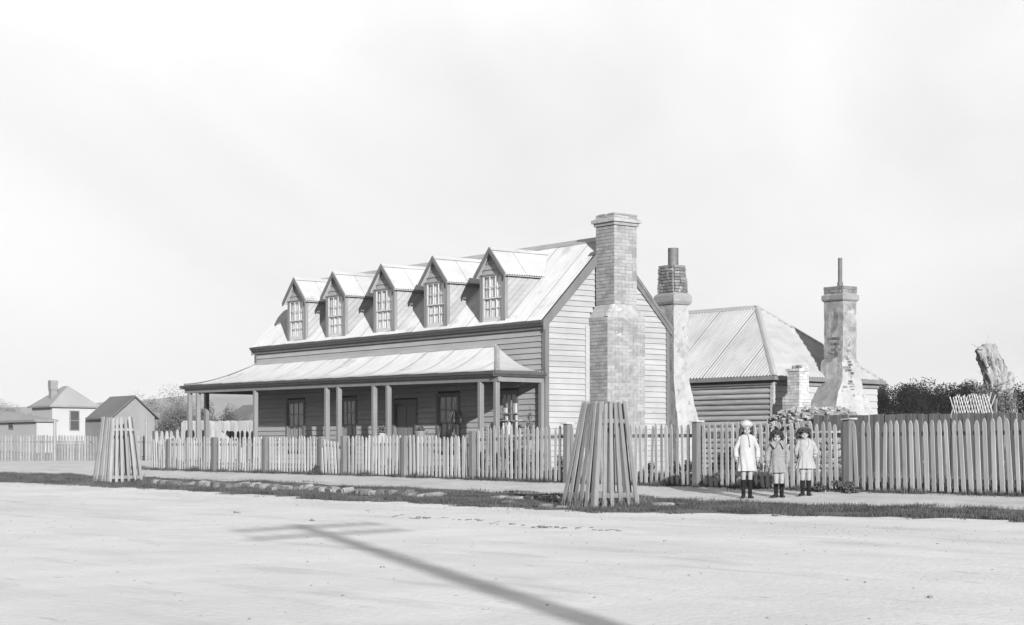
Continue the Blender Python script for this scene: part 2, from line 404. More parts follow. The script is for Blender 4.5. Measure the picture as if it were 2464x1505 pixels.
# frieze / fascia / gutter of the main eave
def gutter(x0, x1, y, z, h=.12, name='gutter', par=None, m='gutter', zr=None):
    dz = (zr - z) if zr is not None else 0
    pr = [(0, -h), (-.05, -h), (-.085, -h*.55), (-.11, -h*.45), (-.125, 0), (-.105, 0), (-.095, -h*.35), (-.04, -h+.02), (-.012, -h+.02), (-.012, 0), (0, 0)]
    b = MB(); b.rings([[(x0, y+a, z+c) for a, c in pr], [(x1, y+a, z+dz+c) for a, c in pr]])
    return b.build(name, M[m], par)
gutter(XL-.1, XG+.06, YH-.07, ZE+.0, .12, par=house)
MB().box(XL-.06, XG+.05, YH-.066, YH-.034, ZE-.20, ZE+.0).build('fascia', M['trim'], house)

# corrugated iron
PITCH, AMP, SW = .0762, .014, .61
def corr(name, par, m, s0, s1, P, tmin=lambda s: 0., tmax=lambda s: 1., rows=1, wave=lambda s: 1., sw=SW, seg=6, Nn=None, pitch=PITCH, amp=AMP):
    """sheets across s0..s1; P(s, t) -> point, Nn(s,t) -> outward normal"""
    objs = []; s = s0; k = 0
    while s < s1 - 1e-4:
        e = min(s + sw, s1); n = max(2, round((e - s) / pitch * seg)); cols = []
        lift = .006 * (k % 2); jig = rnd.uniform(-.012, .012)
        for i in range(n + 1):
            ss = s + (e - s) * i / n + (.02 if i == n and e < s1 else 0)
            ta, tb = tmin(ss), max(tmin(ss) + .002, tmax(ss)); col = []
            for j in range(rows + 1):
                t = lerp(ta, tb, j / rows)
                p = Vector(P(ss, t)); nn = Nn(ss, t)
                col.append(p + nn * (amp * math.cos(2*math.pi*ss/pitch) + lift + (.004 * i / n)))
            cols.append(col)
        b = MB(); b.rings(cols, cap=False, closed=False)
        o = b.build(name, m, par, smooth=True, fix=False); objs.append(o)
        s = e; k += 1
    return objs
yE, zE_ = YH - .13, ZE + .015
sl = Vector((0, YR - yE, ZR - zE_)); nF = Vector((0, -sl.z, sl.y)).normalized()
DORM = []
for u, v in [(707, 678), (800.5, 663), (917, 645), (1041, 624), (1177.5, 601.5)]:
    DORM.append(onY(u, v, YH-.15).x)
YD = YH - .03
corr('roof_sheet', house, M['iron'], XL-.10, XG+.02, lambda s, t: (s, lerp(YR, yE, t), lerp(ZR, zE_, t)), Nn=lambda s, t: nF)
nB = Vector((0, sl.z, sl.y)).normalized(); yE2 = 2*YR - yE
corr('roof_sheet', house, M['iron'], XL-.10, XG+.02, lambda s, t: (s, lerp(YR, yE2, t), lerp(ZR, zE_, t)), Nn=lambda s, t: nB, seg=4)
# ridge capping
def cap_line(name, p, q, wv, m, par, down=(0,0,-1), side=None, th=.012):
    p, q = Vector(p), Vector(q); d = (q - p).normalized()
    a, c = side
    a, c = Vector(a), Vector(c)
    pr = [Vector((0,0,.03)), a*wv + Vector((0,0,.025)), a*wv + Vector((0,0,.012)), Vector((0,0,.005)), c*wv + Vector((0,0,.012)), c*wv + Vector((0,0,.025))]
    b = MB(); b.rings([[p + v_ for v_ in pr], [q + v_ for v_ in pr]])
    return b.build(name, m, par)
dF = -sl.normalized(); dBk = Vector((0, -dF.y, dF.z))
cap_line('ridge_cap', (XL-.11, YR, ZR+.012), (XG+.03, YR, ZR+.012), .17, M['iron_cap'], house, side=(dF, dBk))
# barge boards on both gables
for x, sx in ((XG+.035, 1), (XL-.11, 1)):
    for sg in (-1, 1):
        y0 = YR + sg*(YR - yE) ; 
        P0 = Vector((x, y0, zE_-.015)); P1 = Vector((x, YR, ZR-.01)); dn = Vector((0, 0, -.30 if sg < 0 else -.26))
        MB().hexa([P0+dn*.8+Vector((0,sg*-.02,0)), P0+dn*.8+Vector((.035,sg*-.02,0)), P1+dn+Vector((.035,0,0)), P1+dn, P0, P0+Vector((.035,0,0)), P1+Vector((.035,0,0)), P1]).build('barge_board', M['trim3' if sg < 0 else 'trim'], house)
        if sg > 0:
            MB().hexa([P0+dn*.4+Vector((.037,0,0)), P0+dn*.4+Vector((.055,0,0)), P1+dn*.4+Vector((.055,0,0)), P1+dn*.4+Vector((.037,0,0)), P0+Vector((.037,0,.01)), P0+Vector((.055,0,.01)), P1+Vector((.055,0,.01)), P1+Vector((.037,0,.01))]).build('barge_moulding', M['trim'], house)

# windows -------------------------------------------------------------
def window(par, x0, x1, z0, z1, y, casing=.1, lite=True, name='window', cm='trim', zmid=.5, curtains='lace'):
    """double-hung sash in a wall facing -Y; x0..x1, z0..z1 over the casing"""
    f = MB()
    f.box(x0, x0+casing, y-.045, y+.10, z0, z1); f.box(x1-casing, x1, y-.045, y+.10, z0, z1)
    f.box(x0+casing, x1-casing, y-.05, y+.10, z1-casing*.8, z1); f.box(x0-.03, x1+.03, y-.085, y+.10, z0-.05, z0)
    fr = f.build(name, M[cm], par)
    a, c, d, e = x0+casing, x1-casing, z0, z1-casing*.8
    zm = lerp(d, e, zmid); bar = .022
    for k, (s0, s1, yy) in enumerate(((d, zm+.02, y+.012), (zm-.02, e, y-.018))):
        sh = MB(); st = .042
        sh.box(a, a+st, yy, yy+.03, s0, s1); sh.box(c-st, c, yy, yy+.03, s0, s1)
        sh.box(a+st, c-st, yy, yy+.03, s0, s0+(st*1.5 if k == 0 else .034)); sh.box(a+st, c-st, yy, yy+.03, s1-.034, s1)
        if k == 0 and lite: sh.box(a+st, c-st, yy-.0, yy+.03, s0+st*1.5, s0+st*1.5+.02)
        i0, i1, j0, j1 = a+st, c-st, s0+(st*1.5 if k == 0 else .034), s1-.034
        for q in (1, 2):
            xx = lerp(i0, i1, q/3); sh.box(xx-bar/2, xx+bar/2, yy+.003, yy+.027, j0, j1)
        zz = lerp(j0, j1, .5)
        for q in range(3):
            sh.box(lerp(i0,i1,q/3)+bar/2, lerp(i0,i1,(q+1)/3)-bar/2, yy+.003, yy+.027, zz-bar/2, zz+bar/2)
        put('sash', sh.mesh('sash', M['sash'] if lite else M['trim2']), fr, (0,0,0))
        for q in range(3):
            for r in range(2):
                xa, xb = lerp(i0,i1,q/3), lerp(i0,i1,(q+1)/3); za, zb = lerp(j0,j1,r/2), lerp(j0,j1,(r+1)/2)
                tl = rnd.uniform(-.003, .003)
                MB().hexa([(xa,yy+.013+tl,za),(xb,yy+.013-tl,za),(xb,yy+.016-tl,za),(xa,yy+.016+tl,za),(xa,yy+.013-tl,zb),(xb,yy+.013+tl,zb),(xb,yy+.016+tl,zb),(xa,yy+.016-tl,zb)]).build('pane', M['glass'], fr, fix=False)
    # curtains: pleated cloth, parted in the middle
    mid = lerp(a, c, rnd.uniform(.42, .58))
    for (ca, cb) in ((a, mid-.02), (mid+.02, c)):
        n = 28; rows = []
        for i in range(n+1):
            t = i/n; x = lerp(ca, cb, t); yy = y+.075+.014*math.sin(t*math.pi*2*(5+rnd.random()*.2))
            rows.append([(x, yy, d), (x + .02*math.sin(t*9), yy, lerp(d, e, .5)), (x, yy, e)])
        bb = MB(); bb.rings(rows, cap=False, closed=False); bb.build('curtain', M[curtains], fr, smooth=True, fix=False)
    return fr
for a, c, z0, z1, k in OPEN:
    if k == 'w': window(house, a, c, z0, z1, YH, .09, lite=False, curtains='curtain', zmid=.5)
a, c, z0, z1, k = OPEN[-1]
f = MB(); f.box(a, a+.1, YH-.05, YH+.11, z0, z1); f.box(c-.1, c, YH-.05, YH+.11, z0, z1); f.box(a+.1, c-.1, YH-.05, YH+.11, z1-.1, z1)
f.build('door_frame', M['trim'], house)
f = MB(); f.box(a+.1, c-.1, YH+.05, YH+.09, z0, z1-.1); dr = f.build('front_door', M['trim'], house)
for xx in (a+.16, (a+c)/2+.03):
    for (q0, q1) in ((.5, 1.15), (1.27, 2.1)):
        MB().box(xx, xx+(c-a)/2-.19, YH+.036, YH+.05, q0, q1).build('door_panel', M['trim2'], dr)
MB().ell((c-.16, YH+.02, 1.25), (.025, .025, .025)).build('door_knob', M['pipe'], dr)

# dormers -------------------------------------------------------------
DW, DZE, DZR = .515, 5.30, 5.93
def roofz(Y): return zE_ + (Y - yE) * (ZR - zE_) / (YR - yE)
for xc in DORM:
    x0, x1 = xc-DW, xc+DW
    zb = ZE + .03
    f = MB()       # front wall round the window plus the gable piece
    f.box(x0, x0+.115, YD-.03, YD+.05, zb, DZE+.02); f.box(x1-.115, x1, YD-.03, YD+.05, zb, DZE+.02)
    f.box(x0+.115, x1-.115, YD-.02, YD+.05, zb, zb+.09)
    f.extr([(x0+.115, YD+.04, DZE-.02), (x1-.115, YD+.04, DZE-.02), (x1-.0, YD+.04, DZE+.02), (xc, YD+.04, DZR-.03), (x0, YD+.04, DZE+.02)], (0, .02, 0))
    yb_ = lambda z: yE + (z - zE_) * (YR - yE) / (ZR - zE_)
    for xx in (x0+.01, x1-.03):   # cheeks' core
        f.extr([(xx, YD+.05, zb), (xx, YD+.05, DZE), (xx, yb_(DZE)+.05, DZE)], (.02, 0, 0))
    dm = f.build('dormer', M['trim4'], house)
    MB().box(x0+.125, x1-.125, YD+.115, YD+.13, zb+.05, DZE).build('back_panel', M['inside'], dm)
    # three lapped boards in the gable
    zz = DZE - .03
    while zz < DZR - .12:
        z1 = min(zz + .165, DZR-.05); hw = lambda z_: max(.004, min(DW, (DZR - z_) / (DZR - DZE) * DW*1.04) - .02)
        h0 = min(hw(zz), hw(zz)); h1 = hw(z1)
        bd_x(YD+.025, xc-h0, xc+h0, zz, z1, xc-h1, xc+h1).build('gable_board', M['board'], dm, fix=False); zz += .16
    # cheek boards run parallel with the roof
    for xx, sg in ((x1, 1), (x0, -1)):
        A = Vector((xx, YD+.05, roofz(YD+.05)+.02)); Bp = Vector((xx, yb_(DZE)+.02, DZE)); Cc = Vector((xx, YD+.05, DZE))
        nb = 6
        for k in range(nb):
            t0, t1 = k/nb, (k+1)/nb - .012
            q = [A.lerp(Cc, t0), Bp.lerp(Cc, t0), Bp.lerp(Cc, t1), A.lerp(Cc, t1)] if k < nb-1 else [A.lerp(Cc, t0), Bp.lerp(Cc, t0), Cc]
            d0, d1 = .006, .018
            MB().extr([p - Vector((sg*.004, 0, 0)) for p in q], (sg*(.012 + .006*(k % 2)), 0, 0)).build('cheek_board', M['board'], dm)
    # flashing strip down the foot of the right cheek
    A = Vector((x1+.012, YD+.02, roofz(YD)+.02)); Bp = Vector((x1+.012, yb_(DZE)+.03, DZE+.01))
    MB().hexa([A, A+Vector((.10,0,-.0)), Bp+Vector((.10,0,0)), Bp, A+Vector((0,0,.025)), A+Vector((.10,0,.02)), Bp+Vector((.10,0,.02)), Bp+Vector((0,0,.025))]).build('flashing', M['flash'], dm)
    # roof of the dormer
    ex = .64
    for sg in (1, -1):
        pe = Vector((xc + sg*ex, 0, DZR - ex*(DZR-DZE)/DW*.86)); pr = Vector((xc, 0, DZR+.01))
        dd = pe - pr; nn = Vector((-dd.z*sg, 0, dd.x*sg)).normalized()
        if nn.z < 0: nn = -nn
        corr('roof_sheet', dm, M['iron'], YD-.11, 27.2, lambda s, t, pe=pe, pr=pr: (lerp(pr.x, pe.x, t), s, lerp(pr.z, pe.z, t)), Nn=lambda s, t, nn=nn: nn, sw=.66)
        # barge board
        B0 = Vector((xc, YD-.145, DZR+.02)); B1_ = Vector((xc + sg*(ex+.005), YD-.145, pe.z+.01)); dn = Vector((-sg*.015, 0, -.10))
        MB().hexa([B0+Vector((0,0,-.115)), B1_+dn, B1_+dn+Vector((0,.035,0)), B0+Vector((0,.035,-.115)), B0, B1_, B1_+Vector((0,.035,0)), B0+Vector((0,.035,0))]).build('barge_board', M['trim3'], dm)
        # roll on top of the barge
        MB().tube([B0+Vector((0,.02,.015)), B1_+Vector((0,.02,.015))], .015, 6).build('barge_roll', M['trim2'], dm)
        # soffit board
        MB().box(xc+sg*DW-.01, xc+sg*(ex-.02), YD-.10, 26.7, pe.z-.03, pe.z-.012).build('soffit', M['board'], dm) if sg > 0 else MB().box(xc-ex+.02, xc-DW+.01, YD-.10, 26.7, pe.z-.03, pe.z-.012).build('soffit', M['board'], dm)
    cap_line('ridge_cap', (xc, YD-.12, DZR+.02), (xc, 27.3, DZR+.02), .11, M['iron'], dm, side=(Vector((-.77,0,-.64)), Vector((.77,0,-.64))))
    # window, as sub-parts of the dormer
    wx0, wx1, wz0, wz1 = x0+.115, x1-.115, zb+.10, DZE-.02
    fr = MB(); fr.box(wx0, wx0+.012, YD-.04, YD+.06, wz0, wz1); fr.box(wx1-.012, wx1, YD-.04, YD+.06, wz0, wz1); fr.box(wx0-.02, wx1+.02, YD-.055, YD+.06, wz1, wz1+.03)
    fr.build('window_frame', M['trim2'], dm)
    zm = lerp(wz0, wz1, .5); bar = .02
    for k, (s0, s1, yy) in enumerate(((wz0, zm+.015, YD-.0), (zm-.02, wz1, YD-.028))):
        sh = MB(); st = .035; a_, c_ = wx0+.012, wx1-.012; bt = .08 if k == 0 else .03
        sh.box(a_, a_+st, yy, yy+.028, s0, s1); sh.box(c_-st, c_, yy, yy+.028, s0, s1); sh.box(a_+st, c_-st, yy, yy+.028, s0, s0+bt); sh.box(a_+st, c_-st, yy, yy+.028, s1-.03, s1)
        i0, i1, j0, j1 = a_+st, c_-st, s0+bt, s1-.03
        for q in (1, 2):
            xx = lerp(i0, i1, q/3); sh.box(xx-bar/2, xx+bar/2, yy+.002, yy+.026, j0, j1)
        zz = lerp(j0, j1, .5)
        for q in range(3): sh.box(lerp(i0,i1,q/3)+bar/2, lerp(i0,i1,(q+1)/3)-bar/2, yy+.002, yy+.026, zz-bar/2, zz+bar/2)
        sh.build('sash', M['sash'], dm)
        for q in range(3):
            for r in range(2):
                xa, xb = lerp(i0,i1,q/3), lerp(i0,i1,(q+1)/3); za, zb2 = lerp(j0,j1,r/2), lerp(j0,j1,(r+1)/2); tl = rnd.uniform(-.003,.003)
                MB().hexa([(xa,yy+.012+tl,za),(xb,yy+.012-tl,za),(xb,yy+.015-tl,za),(xa,yy+.015+tl,za),(xa,yy+.012-tl,zb2),(xb,yy+.012+tl,zb2),(xb,yy+.015+tl,zb2),(xa,yy+.015-tl,zb2)]).build('pane', M['glass'], dm, fix=False)
    mid = lerp(wx0, wx1, rnd.uniform(.35, .65))
    for (ca, cb) in ((wx0, mid-.004), (mid+.004, wx1)):
        n = 30; rows = []; fq = rnd.uniform(4, 7)
        for i in range(n+1):
            t = i/n; x = lerp(ca, cb, t); yy = YD+.055+.012*math.sin(t*math.pi*2*fq)
            rows.append([(x, yy, wz0), (x+.015*math.sin(t*8), yy, zm), (x, yy, wz1)])
        bb = MB(); bb.rings(rows, cap=False, closed=False); bb.build('curtain', M['lace'], dm, smooth=True, fix=False)

# verandah --------------------------------------------------------------
YV, XVR, XVL = 23.97, XG+.03, -47.25            # front edge of the iron, right end, left end
XTR, XTL = -33.38, XL                             # where the hips meet the wall
ZT = 3.54
zg = lambda x: interp(x, [(-47.3, 2.925), (-42, 2.885), (-36, 2.845), (-31.4, 2.80)])
fcur = lambda t: 1 - (1 - t)**1.75
def vz(x, t): return lerp(ZT, zg(x)+.015, fcur(t))
def tfr(x):                                       # the front slope gives way to the end slopes past the hips
    if x > XTR: return min(.985, (x - XTR) / (XVR - XTR))
    if x < XTL: return min(.985, (XTL - x) / (XTL - XVL))
    return 0.
def nrm(f, s, t, e=.01):
    a = (Vector(f(s+e, t)) - Vector(f(s-e, t))); c = (Vector(f(s, min(1, t+e))) - Vector(f(s, max(0, t-e))))
    n = a.cross(c).normalized(); return n if n.z > 0 else -n
Pf = lambda s, t: (s, lerp(YH-.03, YV, t), vz(s, t))
corr('verandah_sheet', house, M['iron'], XVL, XVR, Pf, tmin=tfr, rows=10, Nn=lambda s, t: nrm(Pf, s, t))
# right end slope: s runs along Y
Pr = lambda s, t: (lerp(XTR, XVR, t), s, vz(XVR, t))
tsr = lambda y: min(.985, max(0, 1 - 0) if False else min(.985, (YH - .03 - y) / (YH - .03 - YV)))
corr('verandah_sheet', house, M['iron'], YV, YH-.035, Pr, tmin=tsr, rows=10, Nn=lambda s, t: nrm(Pr, s, t))
# left end: wraps back along the side wall
Pl = lambda s, t: (lerp(XTL, XVL, t), s, vz(XVL, t))
tsl = lambda y: min(.985, max(0., (YH - .03 - y) / (YH - .03 - YV)))
corr('verandah_sheet', house, M['iron'], YV, 29.2, Pl, tmin=tsl, rows=8, Nn=lambda s, t: nrm(Pl, s, t))
def hipcap(xt, xv, wv=.09):
    b = MB(); rs = []
    for j in range(13):
        t = j/12; x = lerp(xt, xv, t); y = lerp(YH-.03, YV, t); z = vz(x if xt < -40 else xv, t) + .034*min(1, t*5) - .01
        dx = 1 if xv > xt else -1
        rs.append([(x - dx*wv, y+.0, vz(xv, max(0, t-.0))+.032), (x, y, z+.022), (x, min(y + wv, YH-.036), vz(xv, t)+.032), (x, y+.01, z-.01)])
    b.rings(rs); return b.build('hip_cap', M['iron_cap'], house)
hipcap(XTR, XVR); hipcap(XTL, XVL)
MB().hexa([(XTL-.02,YH-.10,ZT-.03),(XTR+.0,YH-.10,ZT-.03),(XTR+.0,YH-.032,ZT-.03),(XTL-.02,YH-.032,ZT-.03),(XTL-.02,YH-.04,ZT+.05),(XTR+.0,YH-.04,ZT+.05),(XTR+.0,YH-.036,ZT+.05),(XTL-.02,YH-.036,ZT+.05)]).build('wall_flashing', M['iron_cap'], house)
# gutter & plate, in spans so that the old sag follows
xsp = [XVL-.02, -44, -41, -38, -35, XVR+.0]
for a, c in zip(xsp, xsp[1:]):
    gutter(a, c, YV+.03, zg(a)-.01, .11, 'verandah_gutter', house, zr=zg(c)-.01)
    MB().hexa([(a,YV+.05,zg(a)-.235),(c,YV+.05,zg(c)-.235),(c,YV+.15,zg(c)-.235),(a,YV+.15,zg(a)-.235),(a,YV+.05,zg(a)-.10),(c,YV+.05,zg(c)-.10),(c,YV+.15,zg(c)-.10),(a,YV+.15,zg(a)-.10)]).build('verandah_plate', M['trim2'], house)
for a, c in zip(xsp, xsp[1:]):  # infill boards, added to stop sunlight leaking between plate and iron
    MB().hexa([(a,YV+.032,zg(a)-.115),(c,YV+.032,zg(c)-.115),(c,YV+.048,zg(c)-.115),(a,YV+.048,zg(a)-.115),(a,YV+.032,zg(a)+.006),(c,YV+.032,zg(c)+.006),(c,YV+.048,zg(c)+.006),(a,YV+.048,zg(a)+.006)]).build('fascia', M['trim'], house)
MB().box(XVR-.048, XVR-.034, YV+.05, YH-.05, zg(XVR)-.115, zg(XVR)+.008).build('fascia', M['trim'], house)  # right-end infill, added against the same light leak
MB().box(XVL+.034, XVL+.048, YV+.05, 29.2, zg(XVL)-.115, zg(XVL)+.008).build('fascia', M['trim'], house)  # left-end infill, added against the same light leak
def ygutter(x, y0, y1, z, sg, name='verandah_gutter'):
    h = .11; pr = [(0,-h),(.05,-h),(.085,-h*.55),(.11,-h*.45),(.125,0),(.105,0),(.095,-h*.35),(.04,-h+.02),(.012,-h+.02),(.012,0),(0,0)]
    b = MB(); b.rings([[(x+sg*a, y0, z+c) for a, c in pr], [(x+sg*a, y1, z+c) for a, c in pr]]); return b.build(name, M['gutter'], house)
ygutter(XVR-.03, YV-.09, YH-.05, zg(XVR)-.01, 1); ygutter(XVL+.03, YV-.09, 29.2, zg(XVL)-.01, -1)
MB().box(XVR-.13, XVR-.035, YV+.15, YH-.05, zg(XVR)-.235, zg(XVR)-.10).build('verandah_plate', M['trim2'], house)
MB().box(XVL+.03, XVL+.13, YV+.15, 29.2, zg(XVL)-.235, zg(XVL)-.10).build('verandah_plate', M['trim2'], house)
YP = YV + .10
for u in (457, 477, 615, 787, 816, 901, 935, 1157, 1195):
    x = onY(u, 1000, YP).x
    zt = zg(x) - .235
    w_ = .06
    b = MB(); b.loft([(.2, x-w_, x+w_, YP-w_, YP+w_), (zt, x-w_, x+w_, YP-w_, YP+w_)])
    b.build('verandah_post', M['trim2'], house, bevel=.012)
p = onX(498, 1000, XVL+.1)
MB().box(XVL+.02, XVL+.14, p.y-.06, p.y+.06, .2, zg(XVL)-.235).build('verandah_post', M['trim2'], house)
MB().box(XVR-.13, XVR-.02, YH-.14, YH-.048, .2, zg(XVR)-.235).build('verandah_post', M['trim2'], house)
MB().box(XVL+.02, XVL+.14, 27.0, 27.12, .2, zg(XVL)-.235).build('verandah_post', M['trim2'], house)
MB().box(XVL+.1, XVR-.02, YP-.06, YH-.04, .2, .44).build('verandah_floor', M['floor'], house)

# ---------------------------------------------------------------- chimneys
unit = MB().box(-.5,.5,-.5,.5,-.5,.5)
def brick_faces(faces, course=.083, bl=.235, th=.012, joint=.008, rj=.003):
    """faces: (axis, const, a0, a1, z0, z1, outward sign). returns [(centre, dims)]"""
    out = []
    for axis, c, a0, a1, z0, z1, sg in faces:
        n = int(round((z1 - z0) / course)); ch = (z1 - z0) / n
        for k in range(n):
            zc = z0 + (k + .5) * ch; a = a0
            half = (k % 2)
            first = True
            while a < a1 - .03:
                L_ = bl/2 if (first and half) else bl
                if rnd.random() < .12: L_ = bl/2
                e = min(a + L_, a1)
                if a1 - e < .05: e = a1
                d = rnd.uniform(-rj, rj)
                m_ = (a + e) / 2; ll = e - a - joint
                if axis == 'y': out.append(((m_, c + sg*(th/2 + d), zc), (ll, th + .01, ch - joint)))
                else: out.append(((c + sg*(th/2 + d), m_, zc), (th + .01, ll, ch - joint)))
                a = e; first = False
    return out
def lay_bricks(par, lst, m, limit=300, key=lambda b: -b[0][2]):
    me = unit.mesh('brick', M[m]); lst = sorted(lst, key=key)
    for c, d in lst[:limit]:
        put('brick', me, par, c, scale=d)
    if lst[limit:]:
        b = MB()
        for c, d in lst[limit:]:
            b.box(c[0]-d[0]/2, c[0]+d[0]/2, c[1]-d[1]/2, c[1]+d[1]/2, c[2]-d[2]/2, c[2]+d[2]/2)
        o = b.build('brickwork', M[m], par, fix=False); stuff(o)
# main chimney on the gable
bx0, bx1, by0, by1 = XG, -30.80, 26.80, 28.00
sx0, sx1, sy0, sy1 = -31.47, -30.80, 27.00, 27.73
b = MB()
b.loft([(.1, bx0, bx1, by0, by1), (4.17, bx0, bx1, by0, by1), (4.46, bx0, sx1, sy0+.01, sy1-.01), (4.47, sx0, sx1, sy0+.012, sy1-.012), (6.38, sx0, sx1, sy0+.012, sy1-.012)])
ch = b.build('chimney', M['mortar'], house)
th = .006
lst = brick_faces([('y', by0, bx0, bx1+th, .25, 4.16, -1), ('x', bx1, by0-th, by1, .25, 4.16, 1), ('y', sy0+.012, sx0, sx1+th, 4.48, 6.37, -1), ('x', sx1, sy0, sy1, 4.48, 6.37, 1)], th=.006, rj=.002, joint=.010)
lay_bricks(ch, lst, 'brick')
MB().box(sx0-.035, sx1+.045, sy0-.035, sy1+.035, 6.38, 6.455).build('string_course', M['brick'], ch)
MB().loft([(6.456, sx0-.08, sx1+.09, sy0-.08, sy1+.08), (6.53, sx0-.085, sx1+.095, sy0-.085, sy1+.085), (6.57, sx0-.01, sx1+.02, sy0-.01, sy1+.01)]).build('cornice', M['mortar'], ch)
b = MB().loft([(6.55, sx0, sx1+.01, sy0, sy1), (6.66, sx0, sx1+.01, sy0, sy1)]); b.build('chimney_top', M['mortar'], ch)
lst = brick_faces([('y', sy0, sx0, sx1+.02, 6.57, 6.67, -1), ('x', sx1+.01, sy0, sy1, 6.57, 6.67, 1)], course=.05)
lay_bricks(ch, [q for q in lst if rnd.random() < .6], 'brick')
for k in range(7):   # dressed edge of the shoulder
    t = k/7; x = sx1+.012; y = lerp(by0-.005, sy0, t+.07); z = lerp(4.17, 4.46, t+.07)
    put('shoulder_brick', unit.mesh('shoulder_brick', M['pale']), ch, (x-.05, y, z), rot=(math.radians(-35),0,0), scale=(.11, .045, .06))
MB().box(XG+.028, XG+.05, by0-.13, by0-.006, .25, 3.98).build('cover_board', M['board'], house)
# iron flashing on the ridge at the chimney, its shadow put into the dark colour
MB().hexa([(sx0-.2,sy0-.07,roofz(sy0-.07)+.02),(sx0+.03,sy0-.07,roofz(sy0-.07)+.02),(sx0+.03,sy0,roofz(sy0)+.02),(sx0-.2,sy0,roofz(sy0)+.02),(sx0-.2,sy0-.07,roofz(sy0-.07)+.035),(sx0+.03,sy0-.07,roofz(sy0-.07)+.05),(sx0+.03,sy0,roofz(sy0)+.08),(sx0-.2,sy0,roofz(sy0)+.035)]).build('chimney_flashing', M['gutter'], house)

def rough_loft(rs, m, name, par, amp=.012, sub=.08, seed=1, dark=None, wash=None):
    b = MB(); b.loft(rs); me = b.mesh(name, m)
    bm = bmesh.new(); bm.from_mesh(me)
    for _ in range(5):
        ed = [e for e in bm.edges if e.calc_length() > sub*1.6]
        if not ed: break
        bmesh.ops.subdivide_edges(bm, edges=ed, cuts=1, use_grid_fill=True)
    bmesh.ops.recalc_face_normals(bm, faces=bm.faces)
    from mathutils import noise
    for v in bm.verts:
        n = noise.noise_vector(v.co * 5 + Vector((seed, 0, 0))) * amp + noise.noise_vector(v.co * 17) * amp * .4
        v.co += n
    if wash:
        me.materials.append(M['render_']); me.materials.append(M['wash']); bm.normal_update()
        for f in bm.faces:
            if f.calc_center_median().z > wash + .10*math.sin(f.calc_center_median().x*14 + f.calc_center_median().y*9): f.material_index = 2
    if dark:
        if not wash: me.materials.append(M[dark[0]])
        bm.normal_update()
        for f in bm.faces:
            if f.material_index == 0 and f.normal.y < -.5 and f.calc_center_median().z < dark[1] + .04*math.sin(f.calc_center_median().x*9): f.material_index = 1
    bm.to_mesh(me); bm.free(); return put(name, me, par)
# second chimney: roughcast, brick head, behind the gable
c2 = thing('roughcast_chimney', 'tall roughcast chimney with a bare brick head, just behind the cottage gable', 'chimney', (-32.2, 30.2, .2))
X0, X1, Y0_, Y1_ = -32.52, -31.9, 30.0, 30.52
rough_loft([(.1, X0-.2, X1+.28, Y0_-.05, Y1_+.25), (1.7, X0-.1, X1+.18, Y0_-.04, Y1_+.2), (2.1, X0-.06, X1+.1, Y0_-.02, Y1_+.12), (2.75, X0, X1, Y0_, Y1_+.02), (4.72, X0, X1-.01, Y0_, Y1_)], M['plaster'], 'stack', c2, .016, dark=('render_', 9))
MB().loft([(4.70, X0-.03, X1+.03, Y0_-.03, Y1_+.03), (4.78, X0-.07, X1+.07, Y0_-.07, Y1_+.07), (4.93, X0-.07, X1+.07, Y0_-.07, Y1_+.07), (5.02, X0+.01, X1-.01, Y0_+.01, Y1_-.01)]).build('collar', M['render_'], c2, bevel=.01)
hx0, hx1, hy0, hy1 = X0+.02, X1-.02, Y0_+.02, Y1_-.03
hd = MB().loft([(5.0, hx0, hx1, hy0, hy1), (5.72, hx0+.03, hx1-.06, hy0+.015, hy1-.05)]).build('head', M['mortar2'], c2)
lst = []
for k in range(9):
    z0 = 5.02 + k*.078; t = k/9
    lst += brick_faces([('y', lerp(hy0, hy0+.015, t), lerp(hx0,hx0+.03,t), lerp(hx1,hx1-.06,t)+.012, z0, z0+.078, -1), ('x', lerp(hx1,hx1-.06,t), lerp(hy0,hy0+.015,t), lerp(hy1,hy1-.05,t), z0, z0+.078, 1)], course=.078, bl=.2, th=.04, rj=.014, joint=.014)
lay_bricks(hd, lst, 'brickdark')
lst = []
me_ = unit.mesh('brick', M['brickdark'])
for k in range(8):   # bricks showing through lost render on the arris
    put('brick', me_, c2, (X1-.05-.11*(k%2), Y0_-.006, 4.05+.075*k//2*1.0), scale=(.1, .03, .05))
b = MB(); b.tube([(-32.18, 30.24, 5.7), (-32.18, 30.24, 6.17)], .135, 16, cap=False); b.tube([(-32.18, 30.24, 6.165), (-32.18, 30.24, 5.7)], .12, 16, cap=False)
b.build('flue_pipe', M['pipe'], c2, smooth=True, fix=False)
# third chimney: limewashed, against the slab kitchen
c3 = thing('limewashed_chimney', 'limewashed chimney with flared base and thin flue pipe, against the slab kitchen', 'chimney', (-32.6, 37.2, .2))
X0, X1, Y0_, Y1_ = -33.0, -32.3, 36.9, 37.48
rough_loft([(.1, X0-.1, X1+.42, Y0_-1.0, Y1_+.62), (1.9, X0-.1, X1+.33, Y0_-.74, Y1_+.40), (2.2, X0-.1, X1+.28, Y0_-.62, Y1_+.30), (2.45, X0-.1, X1+.2, Y0_-.45, Y1_+.22), (2.62, X0-.1, X1+.13, Y0_-.32, Y1_+.19), (2.83, X0-.1, X1+.06, Y0_-.13, Y1_+.17), (3.0, X0-.1, X1+.02, Y0_-.04, Y1_+.14), (3.45, X0-.1, X1+.01, Y0_-.03, Y1_+.08), (3.53, X0-.08, X1, Y0_-.02, Y1_), (3.55, X0, X1, Y0_, Y1_), (5.2, X0, X1, Y0_, Y1_)], M['plaster'], 'stack', c3, .02, seed=4, dark=('render_', 2.98), wash=3.5)
